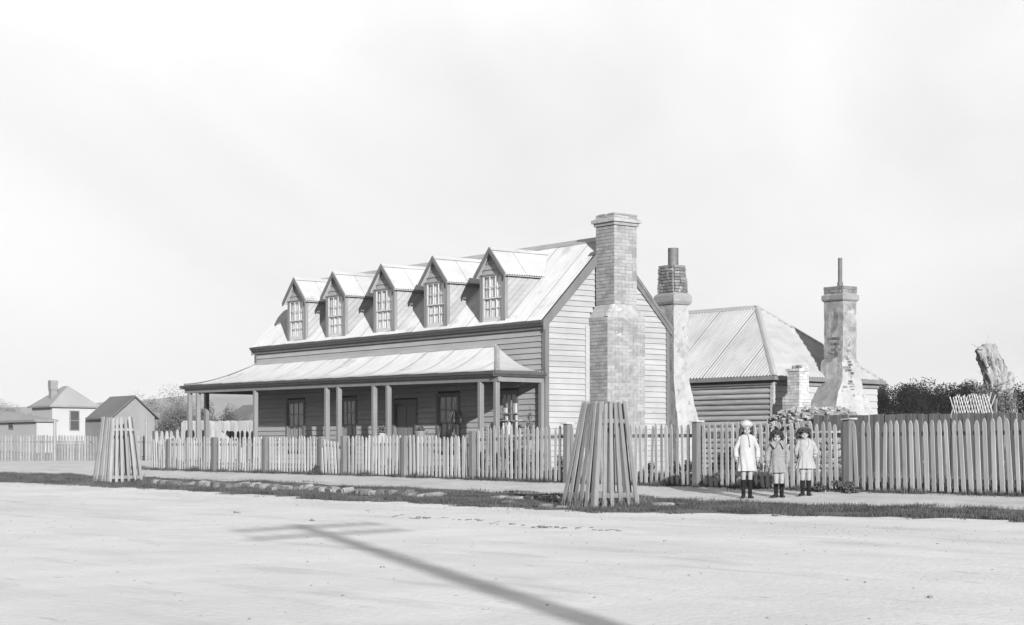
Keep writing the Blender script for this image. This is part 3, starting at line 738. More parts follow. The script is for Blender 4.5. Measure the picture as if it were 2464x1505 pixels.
MB().loft([(5.19, X0-.03, X1+.03, Y0_-.03, Y1_+.03), (5.24, X0-.06, X1+.06, Y0_-.06, Y1_+.06), (5.36, X0-.06, X1+.06, Y0_-.06, Y1_+.06), (5.38, X0-.01, X1+.01, Y0_-.01, Y1_+.01), (5.42, X0-.01, X1+.01, Y0_-.01, Y1_+.01)]).build('cornice', M['render_'], c3, bevel=.01)
hd = MB().loft([(5.41, X0, X1, Y0_, Y1_), (5.60, X0, X1, Y0_, Y1_)]).build('head', M['mortar2'], c3)
lay_bricks(hd, brick_faces([('y', Y0_, X0, X1+.02, 5.43, 5.61, -1), ('x', X1, Y0_, Y1_, 5.43, 5.61, 1)], course=.09, th=.02, rj=.008), 'brickdark')
lst = []
for _ in range(46):   # bricks bared where the limewash has fallen
    if rnd.random() < .35: lst.append(((X1-.10-.11*rnd.choice([0,0,1,1,2,3]), Y0_-.004, 3.66+.078*rnd.choice([0,1,1,2,2,3,4,6])), (.10+.09*rnd.randint(0,1), .02, .062)))
    else:
        z_ = 3.3 - .08*int(rnd.gauss(0, 6)) ; off_ = interp(z_, [(1.9,.33),(2.45,.2),(2.83,.06),(3.45,.01),(3.55,0),(9,0)])
        lst.append(((X1+off_-.004, Y0_+.26+.09*int(rnd.gauss(0,1.3)), z_), (.02, .08+.09*rnd.randint(0,1), .062)))
lay_bricks(c3, lst, 'brickdark')
b = MB(); b.tube([(-32.62, 37.15, 5.55), (-32.62, 37.15, 6.43)], .062, 12); b.tube([(-32.62, 37.15, 5.56), (-32.62, 37.15, 5.74)], .082, 12)
b.build('flue_pipe', M['pipe'], c3, smooth=False)
# ---------------------------------------------------------------- slab kitchen behind (turned a little)
RB = math.radians(-0)  # placeholder
th_ = math.radians(4.2)
kit = thing('slab_kitchen', 'detached slab-walled kitchen with hipped iron roof behind the cottage', 'outbuilding', (-32.92, 34.74, 0), th_, local=True)
KL, KW, KE, KR = -11.0, 4.77, 3.02, 5.24        # local: x from -11 to 0, y from 0 to 4.77
MB().box(KL+.05, -.06, .06, KW-.06, .1, KE).build('light_block_core', M['inside'], kit)  # same dark light-blocking filling as in the cottage
z = .25; k = 0
while z < KE-.18:
    h = rnd.uniform(.135, .165)
    b = MB(); pts = 7; rs = []
    for x in (KL, -6.0, -3.0, 0):
        oo = rnd.uniform(-.01, .01)
        rs.append([(x, -.055*math.sin(math.pi*j/(pts-1))**.6 + oo*.4, z + h*j/(pts-1) + oo*.3) for j in range(pts)] + [(x, .06, z+h), (x, .06, z)])
    b.rings(rs); b.build('slab', M['slab'], kit); z += h + .006; k += 1
z = .25
while z < KE-.18:
    MB().hexa([(-.02,0,z),(.045,0,z),(.045,KW,z),(-.02,KW,z),(-.02,0,z+.2),(.015,0,z+.2),(.015,KW,z+.2),(-.02,KW,z+.2)]).build('end_board', M['farwall'], kit, fix=False); z += .195
MB().box(-.07, .05, -.06, -.0, .2, KE-.05).build('corner_board', M['slab'], kit)
OV = .14
e0 = (-OV, KE)
def ks(name, s0, s1, P, nn, **k): return corr(name, kit, M['iron2'], s0, s1, P, Nn=lambda s, t: nn, pitch=.118, amp=.024, sw=.708, **k)
hipd = KW/2 + OV
sl = Vector((0, -(KW/2+OV), KE-KR)); nn = Vector((0, sl.z, -sl.y)).normalized();  nn = nn if nn.z > 0 else -nn
RX = -2.58
tm = lambda s: 0. if s < RX else min(.99, (s - RX) / (OV - RX))
ks('roof_sheet', KL, OV, lambda s, t: (s, lerp(KW/2, -OV, t), lerp(KR, KE, t)), nn, tmin=tm)
nn2 = Vector((0, -nn.y, nn.z))
ks('roof_sheet', KL, OV, lambda s, t: (s, lerp(KW/2, KW+OV, t), lerp(KR, KE, t)), nn2, tmin=tm)
nn3 = Vector((KR-KE, 0, OV-RX)).normalized()
ks('roof_sheet', -OV, KW+OV, lambda s, t: (lerp(RX, OV, t), s, lerp(KR, KE, t)), nn3, tmin=lambda s: min(.99, abs(s - KW/2)/(KW/2+OV)))
cap_line('ridge_cap', (KL, KW/2, KR+.01), (RX+.03, KW/2, KR+.01), .15, M['iron_cap'], kit, side=(Vector((0,-.73,-.68)), Vector((0,.73,-.68))))
cap_line('hip_cap', (RX, KW/2, KR+.012), (OV, -OV, KE+.012), .13, M['iron_cap'], kit, side=(Vector((-.75,-.0,-.0)), Vector((.2,.75,-.1))))
cap_line('hip_cap', (RX, KW/2, KR+.012), (OV, KW+OV, KE+.012), .13, M['iron_cap'], kit, side=(Vector((-.75,0,0)), Vector((.2,-.75,-.1))))
MB().box(KL, OV+.0, -OV-.10, -OV+.0, KE-.12, KE-.01).build('gutter', M['trim2'], kit)
MB().box(OV+.0, OV+.1, -OV-.10, KW+OV, KE-.12, KE-.01).build('gutter', M['trim2'], kit)
MB().box(KL, 0, -.10, -.06, KE-.24, KE-.12).build('fascia', M['trim'], kit)
MB().box(.052, .09, 0, KW, KE-.24, KE-.12).build('fascia', M['trim2'], kit)
# torn sheets at the foot of the roof beside the chimney
for k in range(4):
    p = Vector((-5.15 + .13*k, -OV-.12, KE+.05+.05*k))
    MB().hexa([p, p+Vector((.5,-.03,.02)), p+Vector((.5,.1,.03)), p+Vector((0,.1,0)), p+Vector((0,0,.05)), p+Vector((.3,0,.07)), p+Vector((.35,.1,.2)), p+Vector((-.05,.1,.22))]).build('torn_sheet', M['pipe'], kit)

# ---------------------------------------------------------------- ruined bake oven
ov = thing('ruined_bake_oven', 'collapsed stone bake oven with rubble mound and small pale brick flue', 'oven ruin', (-31.5, 34.2, .2))
oc = atZ(1962, 1050, 44.6)
rx, ry = 1.65, .9
b = MB(); rs = []
for j in range(9):
    t = j/8; r = math.cos(t*math.pi/2*.98)**.7
    rs.append([(oc.x + rx*r*math.cos(a), oc.y + ry*r*math.sin(a), 1.25 + .80*math.sin(t*math.pi/2) + .03*math.sin(a*5+j)) for a in [2*math.pi*i/22 for i in range(22)]])
b.rings(rs); b.build('mound', M['rubble'], ov)
b = MB(); b.box(oc.x-rx*.95, oc.x+rx*.95, oc.y-ry*.9, oc.y+ry*.9, .1, 1.35); b.build('oven_base', M['mortar'], ov)
sm = []
for k in range(4):
    bb = MB(); bb.ell((0,0,0), (.5,.5,.5), 8, 5); me = bb.mesh('stone', M['rubble'])
    for v in me.vertices: v.co *= 1 + rnd.uniform(-.22, .22)
    sm.append(me)
for k in range(285):     # loose stones and bricks over the mound
    a = rnd.uniform(-math.pi, .35*math.pi) ; t = rnd.random()**.8; r = math.cos(t*math.pi/2*.95)**.7
    p = Vector((oc.x + rx*r*math.cos(a), oc.y + ry*r*math.sin(a), 1.25 + .80*math.sin(t*math.pi/2)))
    s_ = rnd.uniform(.05, .15)
    if rnd.random() < .4: put('brick', unit.mesh('brick', M['rubble']) if k == 0 else bpy.data.meshes.get('brick_loose') or unit.mesh('brick_loose', M['rubble']), ov, p, rot=(rnd.uniform(-.5,.5), rnd.uniform(-.5,.5), rnd.uniform(0,3)), scale=(.20,.10,.065))
    else: put('stone', rnd.choice(sm), ov, p, rot=(rnd.uniform(-.4,.4), rnd.uniform(-.4,.4), rnd.uniform(0,3)), scale=(s_*1.5, s_, s_*.55))
z = .3
while z < 1.3:           # coursed stone base
    h = rnd.uniform(.13, .2); x = oc.x - rx*.95
    while x < oc.x + rx*.95:
        l = rnd.uniform(.18, .38); put('base_stone', rnd.choice(sm), ov, (x+l/2, oc.y-ry*.9-.01, z+h/2), scale=(l*1.05, .12, h*1.05)); x += l
    y = oc.y - ry*.9
    while y < oc.y + ry*.9:
        l = rnd.uniform(.18, .38); put('base_stone', rnd.choice(sm), ov, (oc.x+rx*.95+.01, y+l/2, z+h/2), scale=(.12, l*1.05, h*1.05)); y += l
    z += h
# stub flue
p0 = atZ(1923.5, 950, 46.2)
fx1, fy0 = p0.x, p0.y; fx0, fy1 = fx1 - .42, fy0 + .36
fl = MB().loft([(1.6, fx0-.2, fx1+.05, fy0-.1, fy1+.06), (2.4, fx0-.12, fx1+.02, fy0-.03, fy1+.02), (2.55, fx0, fx1, fy0, fy1), (3.18, fx0+.01, fx1, fy0, fy1)]).build('flue_stack', M['mortar2'], ov)
fl_l = brick_faces([('y', fy0-.004, fx0, fx1+.012, 2.42, 3.1, -1), ('x', fx1+.004, fy0, fy1, 2.42, 3.1, 1), ('y', fy0-.05, fx0-.14, fx1+.05, 2.1, 2.42, -1), ('x', fx1+.04, fy0-.05, fy1+.03, 2.1, 2.42, 1), ('y', fy0-.035, fx0-.03, fx1+.04, 3.1, 3.18, -1), ('x', fx1+.03, fy0-.03, fy1+.03, 3.1, 3.18, 1)], course=.08, bl=.2, rj=.006, joint=.008, th=.012)
lay_bricks(fl, fl_l, 'pale')
put('loose_brick', unit.mesh('loose_brick', M['brickdark']), ov, (fx0+.24, fy0+.1, 3.225), scale=(.26, .12, .08))
put('loose_brick', unit.mesh('loose_brick', M['pale']), ov, (fx0+.36, fy0+.26, 3.215), rot=(0,0,.3), scale=(.2, .1, .07))

# ---------------------------------------------------------------- fences
def picket_mesh(w_, h, t=.015, m='plank', style=0):
    hw = w_/2
    pr = [(-hw, 0), (hw, 0), (hw, h-.115), (hw*.93, h-.075), (hw*.66, h-.035), (hw*.16, h), (-hw*.16, h), (-hw*.66, h-.035), (-hw*.93, h-.075), (-hw, h-.115)]
    return MB().extr([(x, -t/2, z) for x, z in pr], (0, t, 0)).mesh('picket', M[m])
PKS = {}
def picket(par, x, y, zb, h, lean=0, w_=.083, tilt=0, m='plank', rz=0, name='picket'):
    key = (round(w_, 2), round(h/.02), m)
    if key not in PKS:
        PKS[key] = picket_mesh(w_, round(h/.02)*.02, m=m)
        bm = bmesh.new(); bm.from_mesh(PKS[key]); bmesh.ops.recalc_face_normals(bm, faces=bm.faces); bm.to_mesh(PKS[key]); bm.free()
    return put(name, PKS[key], par, (x, y, zb), rot=(tilt, lean, rz))
def rail(par, xa, xb, y, za, zb, h=.07, t=.045, name='rail', m='post'):
    return MB().hexa([(xa,y,za),(xb,y,zb),(xb,y+t,zb),(xa,y+t,za),(xa,y,za+h),(xb,y,zb+h),(xb,y+t,zb+h),(xa,y+t,za+h)]).build(name, M[m], par, fix=False)
def fpost(par, x, y, zt, w_=.15, cap=False, m='post', lean=0):
    zb = gz(x, y) - .1
    h = w_/2
    b = MB(); b.loft([(zb, x-h, x+h, y-h, y+h), (zt, x-h+lean, x+h+lean, y-h*.98, y+h)])
    o = b.build('post', M[m], par, bevel=.006)
    if cap: MB().hexa([(x-h*1.45,y-h*1.5,zt),(x+h*1.45,y-h*1.5,zt+.01),(x+h*1.4,y+h*1.4,zt+.01),(x-h*1.4,y+h*1.4,zt),(x-h*1.45,y-h*1.5,zt+.025),(x+h*1.45,y-h*1.5,zt+.035),(x+h*1.4,y+h*1.4,zt+.04),(x-h*1.4,y+h*1.4,zt+.03)]).build('post_cap', M['plank'], par)
def fx(u): return onY(u, 1100, YF).x
LP = .153
def fence_run(par, xa, xb, hfun, leanf, posts, caps=(), y=YF, jit=.018, pm='plank', skip=(), rh=(.17, .74), wv=.083, gap=.04, low=.03):
    x = xa + LP/2
    while x < xb - LP*.3:
        if not any(abs(x - p) < .10 for p in posts):
            zb = gz(x, y) + low + rnd.uniform(-.012, .012)
            picket(par, x + rnd.uniform(-.008,.008), y - .012, zb, hfun(x) + rnd.uniform(-jit, jit)*1.2, leanf(x) + rnd.gauss(0, .014) + (rnd.gauss(0,.05) if rnd.random() < .05 else 0), wv + rnd.choice((-.01,0,0,0,.01)), tilt=rnd.gauss(0,.008), m=pm)
        x += LP
    cuts = sorted([xa] + [p for p in posts if xa < p < xb] + [xb])
    for a, c in zip(cuts, cuts[1:]):
        for f in rh: rail(par, a, c, y+.004, gz(a, y)+hfun(a)*f+low, gz(c, y)+hfun(c)*f+low)
    for p in posts:
        fpost(par, p, y - .02, gz(p, y) + hfun(p)*(1.0) + (.03 if p not in caps else .06), .145, p in caps, lean=rnd.uniform(-.015,.015))
XC, XA1, XG0, XG1, XB1, XT1 = fx(365), fx(408), fx(776), fx(829.6), fx(1138.5), -12.3
f1 = thing('low_picket_fence', 'low weathered picket fence from the street corner to the little gate', 'fence', ((XC+XG0)/2, YF, gz(-43, YF)))
fence_run(f1, XC, XA1, lambda x: .90, lambda x: -.07, [XA1])
fence_run(f1, XA1, XG0, lambda x: .95, lambda x: .0+.006*math.sin(x*2), [fx(518), fx(641), XG0])
gate = thing('picket_gate', 'small leaning picket gate between two low fence sections', 'gate', ((XG0+XG1)/2, YF, .33))
n = 6
for k in range(n):
    x = lerp(XG0+.12, XG1-.16, k/(n-1))
    picket(gate, x + .10*0 - .02, YF-.05, gz(x, YF)+.02-.0*k, .92-.02*k, -.10, .083)
rail(gate, XG0+.06, XG1-.05, YF-.038, .32+.22, .32+.16); rail(gate, XG0+.06, XG1-.05, YF-.038, .32+.75, .32+.66)
f2 = thing('low_picket_fence', 'low weathered picket fence between the little gate and the tall fence', 'fence', ((XG1+XB1)/2, YF, gz(-34, YF)))
fence_run(f2, XG1, XB1, lambda x: .965, lambda x: .0+.006*math.sin(x*3), [XG1, fx(976)])
f3 = thing('tall_picket_fence', 'tall weathered picket fence with capped posts, behind the three girls', 'fence', ((XB1+XT1)/2, YF, gz(-22, YF)))
caps = [fx(1367), fx(1679), fx(2045), fx(2045)+3.9]
tl = lambda x: interp(x, [(-31, 0), (-27, -.008), (-22, -.022), (-19, -.045), (-16, -.062)])
fence_run(f3, XB1, XT1, lambda x: interp(x, [(XB1, 1.07), (XB1+.5, 1.18), (-20, 1.2), (-15, 1.23)]), tl, [XB1+.02] + caps, caps, rh=(.12, .78), pm='plank2', wv=.078)
# side boundary fence, runs back from the corner
def side_fence(name, label, X, y0, y1, h, pitch=.155, m='plank', wv=.1, zf=None, sk=0, name2='picket'):
    t = thing(name, label, 'fence', (X, (y0+y1)/2, .3))
    zf = zf or (lambda y: gz(X, y)); y = y0
    while y < y1:
        picket(t, X, y + rnd.uniform(-.01,.01), zf(y)+.03, h+rnd.uniform(-.02,.02), 0, wv, tilt=rnd.gauss(0,.02), m=m, rz=math.pi/2, name=name2)
        y += pitch
    for f in (.2, .75): MB().box(X-.06, X-.015, y0, y1, zf(y0)+h*f, zf(y0)+h*f+.07).build('rail', M['post'], t)
    y = y0
    while y < y1 + .1: MB().box(X-.16, X-.06, y-.06, y+.06, .1, zf(y)+h).build('post', M['post'], t); y += 2.6
    return t
side_fence('boundary_fence', 'picket fence running back from the corner past the verandah end', fx(365)+.02, YF+.15, 34.5, 1.18, .175, m='plank2')
# far side of the side street
side_fence('street_fence', 'distant pale picket fence along the far side of the side street', -82.0, 26.0, 47.0, 1.38, .155, wv=.10, zf=lambda y: .27, m='farpicket')
# pale close-boarded fence far behind the verandah
pf = thing('paling_fence', 'pale close-boarded fence far off, seen under the verandah end', 'fence', (-66, 48, .3))
pa, pb = atZ(440, 1060, 74), atZ(640, 1060, 74)
n = 58; me_ = MB().box(-.065,.065,-.012,.012,0,1.0).mesh('paling', M['farfence'])
for k in range(n):
    q = pa.lerp(pb, k/(n-1)); put('paling', me_, pf, (q.x, q.y, .2), rot=(0, 0, math.atan2((pb-pa).y, (pb-pa).x)), scale=(1, 1, 1.98 + rnd.uniform(-.05,.05)))
# dark paling fence behind the tall pickets
pf = thing('paling_fence', 'dark close-boarded paling fence behind the tall pickets on the right', 'fence', (-21, 32.8, .3))
xa = onY(1963, 1000, 32.8).x; x = xa; me_ = MB().box(-.08,.08,-.012,.012,0,1.0).mesh('paling', M['paling'])
k = 0
while x < -11:
    put('paling', me_, pf, (x, 32.8 + rnd.uniform(-.006,.006) + .014*(k%2), .15), rot=(0, rnd.gauss(0,.006), 0), scale=(rnd.uniform(.88,.96), 1, interp(x, [(-30,1.70),(-20,1.655),(-14,1.64)]) + rnd.uniform(-.012,.012))); x += .166; k += 1
for z in (.55, 1.45): MB().box(xa, -11, 32.83, 32.9, z, z+.08).build('rail', M['post'], pf)
x = xa
while x < -11: MB().box(x-.06, x+.06, 32.9, 33.02, .1, 1.8).build('post', M['post'], pf); x += 2.5
# trellis
tr = thing('trellis', 'whitewashed diagonal lattice standing above the dark paling fence', 'trellis', (-22, 34, 1.6))
TZ0, TZ1 = 1.70, 2.24; ya = 34.2
xa, xb = onY(2288, 970, ya).x, onY(2392, 970, ya).x
me_ = {}
for sg in (-1, 1):
    x = xa
    while x < xb - .1:
        dx = .20; 
        d = Vector((dx*sg, 0, TZ1+.06-TZ0)); ln = d.length
        c = Vector((x + .08, ya + .006*sg, (TZ0+TZ1+.06)/2)); j = rnd.uniform(-.04,.04)
        put('lath', unit.mesh('lath', M['white2']), tr, c+Vector((0,0,j)), rot=(0, math.atan2(d.x, d.z)+rnd.gauss(0,.03), 0), scale=(.020, .010, ln*rnd.uniform(.96,1.03))); x += .078
for z in (TZ0+.05,): MB().box(xa, xb, ya-.03, ya-.02, z, z+.03).build('rail', M['white2'], tr)
MB().box(xa, xb, ya-.04, ya+.04, .1, .16).build('base_rail', M['post'], tr)
for x in (xa+.02, xb): MB().box(x-.03, x+.03, ya+.03, ya+.08, .1, 2.2).build('post', M['post'], tr)

# ---------------------------------------------------------------- tree guards
def guard(name, label, c, wbs, wts, H, rz, n=6, lean=(0,0), zb=0, seed=0, gm='guard'):
    t = thing(name, label, 'tree guard', (c.x, c.y, zb), rz, 'slatted tree guards along the verge', local=True)
    R = random.Random(seed)
    dirs = [((0,-1),(1,0)), ((1,0),(0,1)), ((0,1),(-1,0)), ((-1,0),(0,-1))]
    for fi, ((nx, ny), (tx, ty)) in enumerate(dirs):
        wb, wt = (wbs[0], wts[0]) if tx else (wbs[1], wts[1]); wn, wtn = (wbs[1], wts[1]) if tx else (wbs[0], wts[0])
        nn_ = n if not tx else n
        for k in range(nn_):
            s = k/(nn_-1)*2 - 1
            s *= .93
            hb, ht = wb/2, wt/2
            sw = .080
            zt = H + R.uniform(-.03, .025)
            jb, jt = R.uniform(-.012,.012), R.uniform(-.01,.01)
            P0 = Vector((nx*wn/2 + tx*(s*hb+jb), ny*wn/2 + ty*(s*hb+jb), -.02)); P1 = Vector((nx*wtn/2 + tx*(s*ht*.98+jt), ny*wtn/2 + ty*(s*ht*.98+jt), zt)) + Vector((lean[0], lean[1], 0))
            tv = Vector((tx, ty, 0)); nv = Vector((nx, ny, 0))*.02
            wt_ = sw*.80
            MB().hexa([P0-tv*sw/2, P0+tv*sw/2, P0+tv*sw/2+nv, P0-tv*sw/2+nv, P1-tv*wt_/2, P1+tv*wt_/2, P1+tv*wt_/2+nv, P1-tv*wt_/2+nv]).build('slat', M[gm], t)
        for f, hh in ((.085, .085), (.80, .07)):
            hw = lerp(wb, wt, f)/2 - .004; hn = lerp(wn, wtn, f)/2 - .004; z0 = H*f; lx, ly = lean[0]*f, lean[1]*f
            a = Vector((nx*hn - tx*hw + lx, ny*hn - ty*hw + ly, z0)); c_ = Vector((nx*hn + tx*hw + lx, ny*hn + ty*hw + ly, z0)); nv = Vector((nx, ny, 0))*-.03
            MB().hexa([a+nv, c_+nv, c_, a, a+nv+Vector((0,0,hh)), c_+nv+Vector((0,0,hh)), c_+Vector((0,0,hh)), a+Vector((0,0,hh))]).build('rail', M[gm], t)
    b = MB(); pts = [Vector((0,0,0)), Vector((.03,.02,.5)), Vector((-.02,.03,1.1))]; b.tube(pts, [.014,.01,.006], 6); b.build('sapling_stem', M['bark'], t)
    return t
def gfind(u, v, zguess=.05):
    z = zguess
    for _ in range(8):
        a = (u-U0)/F_PX; Z = F_PX*(EYE - z)/(v - V0); p = Vector((Z*(SN*a-CS), Z*(SN+CS*a), z)); z = gz(p.x, p.y)
    return Vector((p.x, p.y, z))
g1c = gfind(1427, 1223)
print('guard corner', g1c)
guard('tree_guard', 'large tapering slatted tree guard near the brick chimney, the nearer of the two', Vector((g1c.x-.40, g1c.y+.50, 0)), (.83, 1.0), (.43, .56), 1.76, 0, zb=g1c.z+.01, seed=3, lean=(.05,.04))
g2c = gfind(262, 1160)
print('guard2', g2c)
guard('tree_guard', 'smaller-looking slatted tree guard on the verge at far left, by the street corner', Vector((g2c.x-.45, g2c.y+.46, 0)), (.92, 1.0), (.60, .62), 1.76, .02, zb=g2c.z+.01, seed=5, gm='guard2')

# ---------------------------------------------------------------- kerb stones of the open drain
drain_o = struct(MB().box(-.01,.01,-.01,.01,-.2,-.19).build('stone_drain', M['stone'], None)) if False else None
verge_o = bpy.data.objects['grass_verge']
sm2 = []
for k in range(6):
    bb = MB(); bb.box(-.5,.5,-.5,.5,-.5,.5); me = bb.mesh('kerb_stone', M['stone'])
    bm = bmesh.new(); bm.from_mesh(me); bmesh.ops.bevel(bm, geom=bm.edges[:], offset=.13, segments=2, affect='EDGES')
    for v in bm.verts: v.co += Vector((rnd.uniform(-.06,.06), rnd.uniform(-.06,.06), rnd.uniform(-.06,.06)))
    bm.to_mesh(me); bm.free(); sm2.append(me)
segs_ = [(285, 400, 1165), (462, 600, 1170), (660, 860, 1182), (905, 1075, 1194), (1140, 1215, 1203), (1255, 1350, 1208)]
for ua, ub, v_ in segs_:
    xa, xb = gfind(ua, v_).x, gfind(ub, v_+5).x; x = xa
    while x < xb:
        l = rnd.uniform(.24, .50); y = 19.52 + rnd.uniform(-.07, .07) + .1*wob(x, 5)
        put('kerb_stone', rnd.choice(sm2), verge_o, (x+l/2, y, gz(x, 19.8) - .03 + rnd.uniform(-.03,.03)), rot=(rnd.uniform(-.15,.15), rnd.uniform(-.12,.12), rnd.uniform(-.25,.25)), scale=(l*.95, rnd.uniform(.22,.34), rnd.uniform(.15,.24)))
        x += l + (rnd.uniform(.1,.35) if rnd.random() < .3 else .02)
for u, v_, s_ in ((1365, 1215, .3), (1378, 1219, .2), (1595, 1202, .34), (1640, 1206, .2), (1225, 1212, .26), (1352, 1222, .16), (1312,1222,.3)):
    p = gfind(u, v_); put('kerb_stone', rnd.choice(sm2), verge_o, (p.x, p.y, p.z+.0), rot=(0,0,rnd.random()*3), scale=(s_*1.1, s_*.8, s_*.45))
# culvert mouth: a solid near-black box painted as the shade in the hole
p = gfind(1250, 1203)
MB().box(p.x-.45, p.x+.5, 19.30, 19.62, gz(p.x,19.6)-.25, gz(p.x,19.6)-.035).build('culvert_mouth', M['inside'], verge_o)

# clods and dung along the wheel track
b = MB()
for (ua, ub, va, vb, n) in ((940, 1160, 1243, 1253, 34), (1175, 1560, 1259, 1283, 44), (860, 900, 1230, 1232, 5), (560, 580, 1235, 1236, 3), (745, 760, 1250, 1251, 2)):
    for _ in range(n):
        t = rnd.random(); u = lerp(ua, ub, t) + rnd.gauss(0, 3); v_ = lerp(va, vb, t) + rnd.gauss(0, 1.6)
        p = gfind(u, v_, 0); s_ = rnd.uniform(.010, .034)
        b.ell((p.x, p.y, p.z+s_*.1), (s_*1.3, s_*1.3, s_*.45), 6, 4)
stuff(tag(b.build('clods', M['clod'], None, smooth=True, fix=False), 'dark dried clods scattered in a line along the pale road', 'clods'))

b = MB()
for _ in range(3200):     # loose road metal
    x, y = rnd.uniform(-60, -2), rnd.uniform(3, 17.6)
    if rnd.random() < .5: y = 17.4 - abs(rnd.gauss(0, 1.2))
    s_ = rnd.uniform(.004, .012) * (2 if rnd.random() < .03 else 1); b.ell((x, y, gz(x,y)+s_*.2), (s_*1.2, s_, s_*.6), 5, 3)
stuff(tag(b.build('pebbles', M['pebble'], None, fix=False), 'loose small stones scattered over the gravel road', 'pebbles'))
# ---------------------------------------------------------------- grass
def blades(name, pts, m, label, hmin, hmax, wd=.008, bend=.5, seed=1):
    rs = np.random.RandomState(seed); P = np.array(pts, dtype=np.float64); n = len(P)
    h = rs.uniform(hmin, hmax, n); 
    if P.shape[1] > 3: h = h * P[:, 3]
    a = rs.uniform(0, 2*np.pi, n); bd = rs.uniform(0, bend, n) * h; ba = rs.uniform(0, 2*np.pi, n)
    v = np.zeros((n, 3, 3)); dx, dy = np.cos(a)*wd/2, np.sin(a)*wd/2
    v[:, 0] = P[:, :3] + np.stack([dx, dy, np.full(n, -.01)], 1); v[:, 1] = P[:, :3] - np.stack([dx, dy, np.full(n, .01)], 1)
    v[:, 2] = P[:, :3] + np.stack([bd*np.cos(ba), bd*np.sin(ba), h], 1)
    me = bpy.data.meshes.new(name); me.vertices.add(3*n); me.vertices.foreach_set('co', v.reshape(-1))
    me.loops.add(3*n); me.loops.foreach_set('vertex_index', np.arange(3*n, dtype=np.int32)); me.polygons.add(n)
    me.polygons.foreach_set('loop_start', np.arange(0, 3*n, 3, dtype=np.int32)); me.update(calc_edges=True); me.materials.append(M[m])
    return stuff(tag(put(name, me), label, 'grass'))
rs = np.random.RandomState(4); pts = []
from mathutils import noise as mn
N_G = 150000
X_ = rs.uniform(-62, -12, N_G*2); T_ = rs.uniform(-.10, 1.06, N_G*2)
for x, t in zip(X_, T_):
    if rs.rand() > (1.0 if x > -34 else .55): continue
    y = lerp(B1(x), B2(x), t)
    d = mn.noise(Vector((x*.9, y*1.6, 0)))
    if t < .08 or t > .93: d -= .25
    if t < 0 or t > 1: d -= .1
    if d < -.06 and rs.rand() < .80: continue
    if d < -.3: continue
    pts.append((x, y, gz(x, y), 1.0 + .8*max(0, d)))
    if len(pts) >= N_G: break
blades('verge_grass', pts, 'grass', 'short dark tufty grass covering the verge between road and footpath', .03, .075, .012, .9, 2)
pts = []
for _ in range(26000):
    x = rnd.uniform(-50, -13); d = mn.noise(Vector((x*1.3, 3, 0)))
    if d < -.05 and rnd.random() < .8: continue
    y = YF + rnd.gauss(-.02, .10 + .06*max(0,d)); pts.append((x, y, gz(x, y), 1 + 1.4*max(0, d)))
blades('fence_grass', pts, 'grass', 'ragged grass and weeds growing along the foot of the picket fences', .04, .11, .012, .8, 3)
pts = []
for c in (g1c + Vector((-.44,.46,0)), g2c + Vector((-.45,.46,0))):
    for _ in range(1500):
        x, y = c.x + rnd.gauss(0, .25), c.y + rnd.gauss(0, .25); pts.append((x, y, gz(x,y), 1.))
blades('guard_grass', pts, 'leaf', 'long rank grass sheltered inside the two tree guards', .12, .30, .014, .8, 4)
pts = []
for _ in range(30000):
    x, y = rnd.uniform(-48, -12), rnd.uniform(23.5, 25.2) if rnd.random() < .5 else rnd.uniform(25, 33)
    if x < -31 and y > 24: continue
    pts.append((x, y, gz(x,y), 1.))
blades('yard_grass', pts, 'leaf', 'rough grass and weeds in the yard behind the pickets', .08, .3, .016, .8, 5)

def bush(name, label, cat, c, r, n, m='leaf', leaf=.05, lumps=7, stem=None, group=None, seed=0, top=None):
    """a plant: leaf-sized faces through an uneven crown, on a stem"""
    R = np.random.RandomState(seed + 11); C = np.array([c[0], c[1], c[2]]); r = np.array(r)
    L_ = R.normal(0, .42, (lumps, 3)); L_ = L_ / np.maximum(1, np.linalg.norm(L_, axis=1)/.75)[:, None]; Lr = R.uniform(.28, .55, lumps)
    k = R.randint(0, lumps, n); d = R.normal(0, 1, (n, 3)); d /= np.linalg.norm(d, axis=1)[:, None]; rad = R.rand(n)**.55
    P = (L_[k] + d * (rad * Lr[k])[:, None]) * r + C
    a = R.normal(0, 1, (n, 3)); a /= np.linalg.norm(a, axis=1)[:, None]; b_ = np.cross(a, R.normal(0, 1, (n, 3))); b_ /= np.linalg.norm(b_, axis=1)[:, None]
    s_ = (leaf * R.uniform(.5, 1.3, n))[:, None]
    v = np.stack([P - a*s_, P + b_*s_*.45, P + a*s_, P - b_*s_*.45], 1)
    me = bpy.data.meshes.new('crown'); me.vertices.add(4*n); me.vertices.foreach_set('co', v.reshape(-1)); me.loops.add(4*n); me.loops.foreach_set('vertex_index', np.arange(4*n, dtype=np.int32))
    me.polygons.add(n); me.polygons.foreach_set('loop_start', np.arange(0, 4*n, 4, dtype=np.int32)); me.update(calc_edges=True); me.materials.append(M[m])
    base = Vector((c[0], c[1], stem if stem is not None else c[2]-r[2]))
    t = thing(name, label, cat, base, group=group)
    put('foliage' if cat != 'tree' else 'crown', me, t, (0,0,0))
    b = MB(); tr_ = max(.012, min(r[0], r[2])*.07)
    b.tube([base - Vector((0,0,.1)), base.lerp(Vector(c), .5) + Vector((r[0]*.06, 0, 0)), Vector(c)], [tr_, tr_*.75, tr_*.4], 7)
    for q in range(5):
        e = Vector(C + L_[q % lumps]*r); s0 = base.lerp(Vector(c), .45+.1*q); b.tube([s0, s0.lerp(e, .5)+Vector((0,0,.1*r[2])), e], [tr_*.5, tr_*.35, tr_*.15], 5)
    b.build('trunk' if cat == 'tree' else 'stem', M['bark'], t, smooth=True)
    return t
